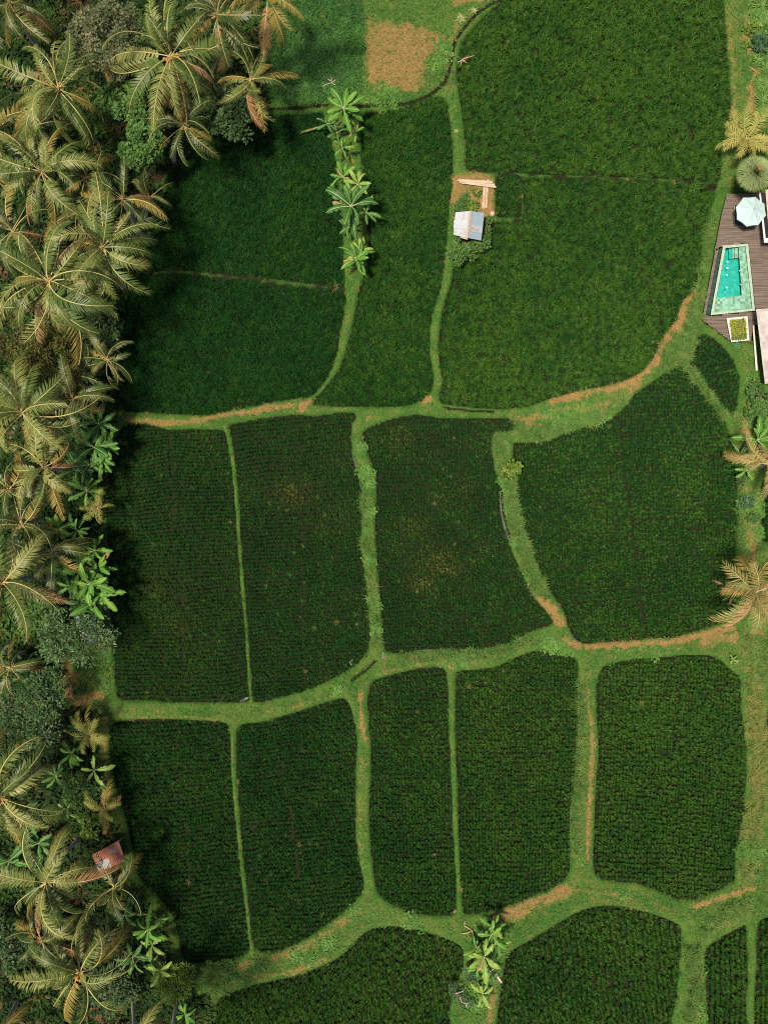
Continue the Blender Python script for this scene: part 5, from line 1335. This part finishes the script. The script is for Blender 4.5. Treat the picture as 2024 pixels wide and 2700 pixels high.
M['pool_tile'] = tile_mat('pool_floor_tile', (0.012, 0.27, 0.25), (0.018, 0.31, 0.285), (0.03, 0.36, 0.32), 5.0)
M['ledge_tile'] = tile_mat('pool_ledge_tile', (0.13, 0.18, 0.14), (0.22, 0.34, 0.28), (0.26, 0.44, 0.37), 5.0)
m, nt, N, L, B = newmat('pool_water')
N.remove(B)
tr = nd(N, 'ShaderNodeBsdfTransparent'); tr.inputs['Color'].default_value = (0.86, 0.97, 0.95, 1)
gl = nd(N, 'ShaderNodeBsdfGlossy'); gl.inputs['Roughness'].default_value = .03
fr = nd(N, 'ShaderNodeFresnel'); fr.inputs['IOR'].default_value = 1.33
nz = noise(N, L, 6.0, 2.0); bp = nd(N, 'ShaderNodeBump'); bp.inputs['Strength'].default_value = .5; bp.inputs['Distance'].default_value = .03
L.new(nz, bp.inputs['Height']); L.new(bp.outputs[0], gl.inputs['Normal'])
ms = nd(N, 'ShaderNodeMixShader'); L.new(fr.outputs[0], ms.inputs[0]); L.new(tr.outputs[0], ms.inputs[1]); L.new(gl.outputs[0], ms.inputs[2]); L.new(ms.outputs[0], N['Material Output'].inputs[0])
M['water'] = m

ZD = .45
b = P(1930, 700, 0)
b.z = -.5


def V3(px, py, z): return P(px, py, z) - b


deck = thing('wooden_deck', 'greyed plank deck around the swimming pool', 'deck', b)
POOLHOLE = [(1882, 660), (1905, 646), (1972, 640), (1991, 821), (1872, 834), (1853, 836)]
r = random.Random(8)


def spans(poly, y):
    xs_ = []
    for i in range(len(poly)):
        (x0, y0), (x1, y1) = poly[i], poly[(i + 1) % len(poly)]
        if (y0 > y) != (y1 > y): xs_.append(x0 + (x1 - x0) * (y - y0) / (y1 - y0))
    xs_.sort(); return list(zip(xs_[::2], xs_[1::2]))


PITCH = 4.8
y = 509.0
while y < 900:
    for (a0, a1) in spans(DECK, y):
        segs = [(a0, a1)]
        for (h0, h1) in spans(POOLHOLE, y):
            segs = [s_ for (s0, s1) in segs for s_ in ((s0, min(s1, h0)), (max(s0, h1), s1)) if s_[1] - s_[0] > 3]
        for (s0, s1) in segs:
            cuts = [s0] + ([r.uniform(s0 + 30, s1 - 30)] if s1 - s0 > 80 else []) + [s1]
            for c0, c1 in zip(cuts, cuts[1:]):
                zz = ZD + r.uniform(-.006, .006); mb = MB(); sk = -.018
                y0, y1 = y - PITCH / 2 * .93, y + PITCH / 2 * .93
                tp = [V3(c0, y1 + sk * 0, zz), V3(c1 - .25, y1, zz), V3(c1 - .25, y0, zz), V3(c0, y0, zz)]
                mb.hexa([p - Vector((0, 0, .035)) for p in tp], tp); mobj('plank', mb.mesh('deck_plank', [M['deck']]), deck)
    y += PITCH
mb = MB()
DF = [(1916, 515), (2068, 507), (2088, 858), (1984, 856), (1977, 898), (1922, 894), (1855, 846), (1856, 836), (1874, 836), (1993, 823), (1974, 638), (1890, 652), (1903, 563)]
mb.hexa([V3(x_, y_, -.4) for x_, y_ in reversed(DF)], [V3(x_, y_, ZD - .05) for x_, y_ in reversed(DF)])
mobj('deck_frame', mb.mesh('deck_frame', [M['wood']]), deck)

pool = thing('swimming_pool', 'turquoise tapering swimming pool with pale green stone coping', 'pool', b)
O_ = [(1905, 648), (1971, 642), (1989, 819), (1872, 831)]; I_ = [(1911, 654), (1964, 649), (1982, 814), (1880, 824)]
for i in range(4):
    j = (i + 1) % 4; mb = MB()
    mb.hexa([V3(*O_[i], -.4), V3(*O_[j], -.4), V3(*I_[j], -.4), V3(*I_[i], -.4)][::-1], [V3(*O_[i], ZD + .03), V3(*O_[j], ZD + .03), V3(*I_[j], ZD + .03), V3(*I_[i], ZD + .03)][::-1])
    mobj('coping', mb.mesh('coping', [M['coping']]), pool)
ZW = ZD - .06; ZL = ZD - .22; ZF = ZD - .95
DP = [(1911, 654), (1946, 651), (1954, 779), (1888, 786)]
mb = MB(); mb.face([V3(*DP[3], ZF), V3(*DP[2], ZF), V3(*DP[1], ZF), V3(*DP[0], ZF)])
for i in range(4):
    j = (i + 1) % 4; mb.face([V3(*DP[i], ZF), V3(*DP[j], ZF), V3(*DP[j], ZL), V3(*DP[i], ZL)])
mobj('basin', mb.mesh('basin', [M['pool_tile']]), pool)
mb = MB()
mb.hexa([V3(*p, ZL - .2) for p in ((1954, 779), (1982, 814), (1964, 649), (1946, 651))], [V3(*p, ZL) for p in ((1954, 779), (1982, 814), (1964, 649), (1946, 651))])
mb.hexa([V3(*p, ZL - .2) for p in ((1880, 824), (1982, 814), (1954, 779), (1888, 786))], [V3(*p, ZL) for p in ((1880, 824), (1982, 814), (1954, 779), (1888, 786))])
mobj('ledge', mb.mesh('ledge', [M['ledge_tile']]), pool)
for i, (x0, x1, dz) in enumerate(((1920, 1928, -.38), (1929, 1935, -.25), (1936, 1945, -.1))):
    mb = MB(); mb.hexa([V3(*p, ZF) for p in ((x0, 683 - i), (x1, 682 - i), (x1 - .5, 653), (x0 - .5, 654))], [V3(*p, ZL + dz) for p in ((x0, 683 - i), (x1, 682 - i), (x1 - .5, 653), (x0 - .5, 654))])
    mobj('step', mb.mesh('step', [M['pool_tile'] if i < 1 else M['ledge_tile']]), pool)
mb = MB(); mb.face([V3(*I_[3], ZW), V3(*I_[2], ZW), V3(*I_[1], ZW), V3(*I_[0], ZW)]); mobj('water', mb.mesh('water', [M['water']]), pool)
for (x_, y_, rr) in ((1916, 690, .05), (1916, 707, .075), (1915, 725, .05), (1914, 758, .055)):
    mb = MB(); mb.tube([(0, 0, 0), (0, 0, .03)], [rr, rr * .9], 12); mobj('float_disc', mb.mesh('float_disc', [M['light']]), pool, V3(x_, y_, ZW + .005))
for (x_, y_) in ((1948, 714), (1951, 750)):
    mb = MB(); mb.tube([(0, 0, 0), (0, 0, .02)], [.035, .03], 10); mobj('ledge_lamp', mb.mesh('ledge_lamp', [M['light']]), pool, V3(x_, y_, ZL + .003))
mb = MB()   # overflow channel
mb.hexa([V3(*p, -.45) for p in ((1860, 827), (1871, 830), (1904, 651), (1894, 658))], [V3(*p, -.12) for p in ((1860, 827), (1871, 830), (1904, 651), (1894, 658))]); mobj('overflow_channel', mb.mesh('overflow_channel', [M['darkwater']]), pool)
mb = MB()
mb.hexa([V3(*p, -.5) for p in ((1852, 832), (1859.5, 828), (1893, 658), (1884, 662))], [V3(*p, ZD + .02) for p in ((1852, 832), (1859.5, 828), (1893, 658), (1884, 662))]); mobj('channel_wall', mb.mesh('channel_wall', [M['deck']]), pool)

# parasol
ub = P(1980, 556, 0); ub.z = ZD
um = thing('parasol', 'pale aqua eight-sided parasol shading the deck', 'parasol', ub)
zc, za = 2.25, 2.75
rim_px = [(1958, 521), (1990, 519), (2014, 538), (2018, 568), (1998, 593), (1968, 597), (1942, 578), (1939, 546)]
rim = [P(x_, y_, zc) - ub for x_, y_ in rim_px]; apex = P(1987, 552, za) - ub; hub = sum(rim, Vector()) / 8; apex = Vector((hub.x, hub.y, za - ZD))
for i in range(8):
    a_, c_ = rim[i], rim[(i + 1) % 8]; mid = (a_ + c_) / 2 * .97 + hub * .03; mid.z = (a_.z + c_.z) / 2
    mb = MB(); rows = []
    for k in range(5):
        u = k / 4; s_ = Vector((0, 0, -.05 * math.sin(u * math.pi)))
        rows.append([apex.lerp(a_, u) + s_ * .2, apex.lerp(mid, u) + s_, apex.lerp(c_, u) + s_ * .2])
    mb.grid(rows); mb.grid([[a_, mid, c_], [a_ - Vector((0, 0, .08)), mid - Vector((0, 0, .07)), c_ - Vector((0, 0, .08))]])
    mobj('canopy_panel', mb.mesh('canopy_panel', [M['canopy']]), um)
    mb = MB(); mb.tube([apex - Vector((0, 0, .05)), a_ - Vector((0, 0, .03))], .012, 5); mobj('rib', mb.mesh('rib', [M['metal']]), um)
mb = MB(); mb.tube([(hub.x, hub.y, 0), (hub.x, hub.y, za - ZD - .02)], .03, 8); mobj('pole', mb.mesh('pole', [M['metal']]), um)
mb = MB(); mb.ball((apex.x, apex.y, apex.z + .03), .05, 8, 6); mobj('finial', mb.mesh('finial', [M['metal']], smooth=True), um)
mb = MB(); mb.tube([(hub.x, hub.y, 0.01), (hub.x, hub.y, .09)], [.3, .26], 16); mobj('base', mb.mesh('base', [M['metal']]), um)
# lounger
lb_ = P(1941, 573, ZD); lo = thing('sun_lounger', 'dark cushioned sun lounger half under the parasol', 'sun lounger', lb_)
hw, hl = .30, .80
mb = MB(); mb.box(-hw, hw, -hl, hl, .20, .25); mobj('frame', mb.mesh('frame', [M['wood']]), lo)
for sx in (-1, 1):
    for sy in (-1, 1):
        mb = MB(); mb.box(sx * (hw - .06) - .03, sx * (hw - .06) + .03, sy * (hl - .1) - .03, sy * (hl - .1) + .03, .006, .199); mobj('leg', mb.mesh('leg', [M['wood']]), lo)
mb = MB(); mb.box(-hw + .01, hw - .01, -hl + .01, .28, .253, .33); mobj('seat_cushion', mb.mesh('cushion', [M['mattress']]), lo)
mb = MB(); mb.hexa([(-hw + .01, .29, .256), (hw - .01, .29, .256), (hw - .01, hl, .42), (-hw + .01, hl, .42)], [(-hw + .01, .29, .335), (hw - .01, .29, .335), (hw - .01, hl, .50), (-hw + .01, hl, .50)]); mobj('back_cushion', mb.mesh('cushion', [M['mattress']]), lo)
mb = MB(); mb.tube([P(1995, 594, ZD + .02) - lb_, P(2000, 640, ZD + .02) - lb_], .012, 6)
o = mobj('drain_pipe', mb.mesh('drain_pipe', [M['metal']]), None, lb_); tag(o, 'thin grey pipe lying on the deck below the parasol', 'pipe')
# pavilion with white frame and dark glass roof
zb = 2.0; pb = P(2030, 575, 0); pb.z = -.5


def Q(px, py, z): return P(px, py, z) - pb


pv = thing('garden_pavilion', 'white framed pavilion with dark glass roof beside the parasol', 'pavilion', pb)
for nm, pts, z0, z1, mt in (('frame_beam', [(2000, 508), (2004, 508), (2018, 637), (2013, 640)], zb - .2, zb, 'white'), ('frame_beam', [(2013, 640), (2018, 628), (2110, 622), (2110, 634)], zb - .2, zb - .003, 'white'),
                            ('glass_panel', [(2004.2, 508), (2016, 507), (2026, 627), (2017.5, 628)], zb - .12, zb - .06, 'glass'), ('roof_slab', [(2016.4, 500), (2110, 495), (2110, 620), (2026.4, 626)], zb - .15, zb + .05, 'brick')):
    mb = MB(); mb.hexa([Q(*p, z0) for p in reversed(pts)], [Q(*p, z1) for p in reversed(pts)]); mobj(nm, mb.mesh(nm, [M[mt]]), pv)
for (x_, y_) in ((2050, 515), (2050, 612), (2100, 512), (2100, 612)):
    v = Q(x_, y_, zb); mb = MB(); mb.box(v.x - .06, v.x + .06, v.y - .06, v.y + .06, 0, v.z - .21); mobj('post', mb.mesh('post', [M['white']]), pv)
# planter
plb = P(1944, 868, 0); plb.z = -.5
pt = thing('planter_box', 'white rectangular planter box of yellow-green plants on the deck corner', 'planter', plb)
PO = [(1914, 839), (1969, 834), (1974, 897), (1926, 902)]; PI = [(1922, 844), (1964, 840), (1968, 894), (1929, 897)]; zp = .85
for i in range(4):
    j = (i + 1) % 4; q4 = [PO[i], PO[j], PI[j], PI[i]]; mb = MB()
    mb.hexa([P(*p, 0) - plb + Vector((0, 0, 0)) - Vector((0, 0, 0)) for p in reversed(q4)], [P(*p, zp) - plb for p in reversed(q4)]); mobj('side_wall', mb.mesh('side_wall', [M['white']]), pt)
mb = MB(); mb.hexa([P(*p, 0) - plb for p in reversed(PI)], [P(*p, zp - .12) - plb for p in reversed(PI)]); mobj('soil', mb.mesh('soil', [M['bark']]), pt)
mb = MB(); r = random.Random(2)
for i in range(900):
    u, v = r.random(), r.random(); p = lp(lp(PI[0], PI[1], u), lp(PI[3], PI[2], u), v); c = P(p[0], p[1], zp - .1 + r.uniform(0, .28)) - plb
    az = r.uniform(0, 6.28); d = Vector((math.cos(az), math.sin(az), r.uniform(-.3, .4))); s = Vector((-d.y, d.x, 0)) * .04; L_ = r.uniform(.08, .16)
    mb.face([c, c + d * L_ * .5 + s, c + d * L_, c + d * L_ * .5 - s], 0, max(0, min(1, r.gauss(.55 - .35 * (v > .75), .22))))
pf = mobj('foliage', mb.mesh('planter_foliage', [M['leaf_crop']], tint=True), None, plb); tag(pf, 'yellow and green leafy plants filling the white planter box', 'plants', kind='stuff')
for i, (x_, y_) in enumerate(((1961, 842), (1957, 866))):
    mb = MB(); mb.ball((0, 0, 0), .07, 8, 6); o = mobj('orange_fruit', mb.mesh('fruit', [M['coconut']], smooth=True), None, P(x_, y_, 1.0)); tag(o, ('orange fruit at the corner of the white planter', 'orange fruit among leaves in the middle of the planter')[i], 'fruit')
# concrete roof and low wall
rb_ = P(2030, 910, 0); rb_.z = -.5
cr = thing('outbuilding', 'outbuilding with a flat weathered concrete roof slab', 'building', rb_)
RQ = [(1992, 816), (2110, 806), (2110, 1008), (2015, 1012)]; zr = 2.4
mb = MB(); mb.hexa([P(*p, zr - .18) - rb_ for p in reversed(RQ)], [P(*p, zr) - rb_ for p in reversed(RQ)]); mobj('roof_slab', mb.mesh('roof_slab', [M['concrete']]), cr)
RI = [(1997, 821), (2110, 812), (2110, 1002), (2019, 1006)]
for i in (0, 2, 3):
    j = (i + 1) % 4; q4 = [RQ[i], RQ[j], RI[j], RI[i]]; mb = MB(); mb.hexa([P(*p, zr + .002) - rb_ for p in reversed(q4)], [P(*p, zr + .1) - rb_ for p in reversed(q4)]); mobj('parapet', mb.mesh('parapet', [M['concrete']]), cr)
WQ = [(2042, 850), (2100, 840), (2100, 985), (2052, 985)]
mb = MB(); mb.hexa([Vector(((P(*p, zr) - rb_).x, (P(*p, zr) - rb_).y, 0)) for p in reversed(WQ)], [P(*p, zr - .19) - rb_ for p in reversed(WQ)]); mobj('wall', mb.mesh('wall', [M['white']]), cr)
lw = thing('garden_wall', 'narrow white garden wall beside the concrete roof', 'wall', G(1988, 915, 0)); lw.location.z = -.3; c0 = Vector(lw.location)
mb = MB(); pts = [(1983, 858), (1987, 858), (1996, 976), (1991, 977)]; mb.hexa([P(*p, 0) - c0 - Vector((0, 0, .1)) for p in reversed(pts)], [P(*p, .75) - c0 for p in reversed(pts)]); mobj('wall', mb.mesh('wall', [M['white']]), lw)
# hose
hs = thing('garden_hose', 'coiled teal garden hose on the turf by the planter', 'hose', G(1936, 912, .06)); mb = MB()
mb.tube([(.13 * math.cos(a * .5) * (1 - .004 * a), .17 * math.sin(a * .5) * (1 - .004 * a), .008 * a % .12) for a in range(64)], .02, 6); mobj('coil', mb.mesh('coil', [M['hose']], smooth=True), hs)
mb = MB(); mb.tube([(.13, 0, .02), (.22, -.06, .02), (.26, -.16, .02)], [.022, .024, .03], 6); mobj('nozzle', mb.mesh('nozzle', [M['metal']]), hs)
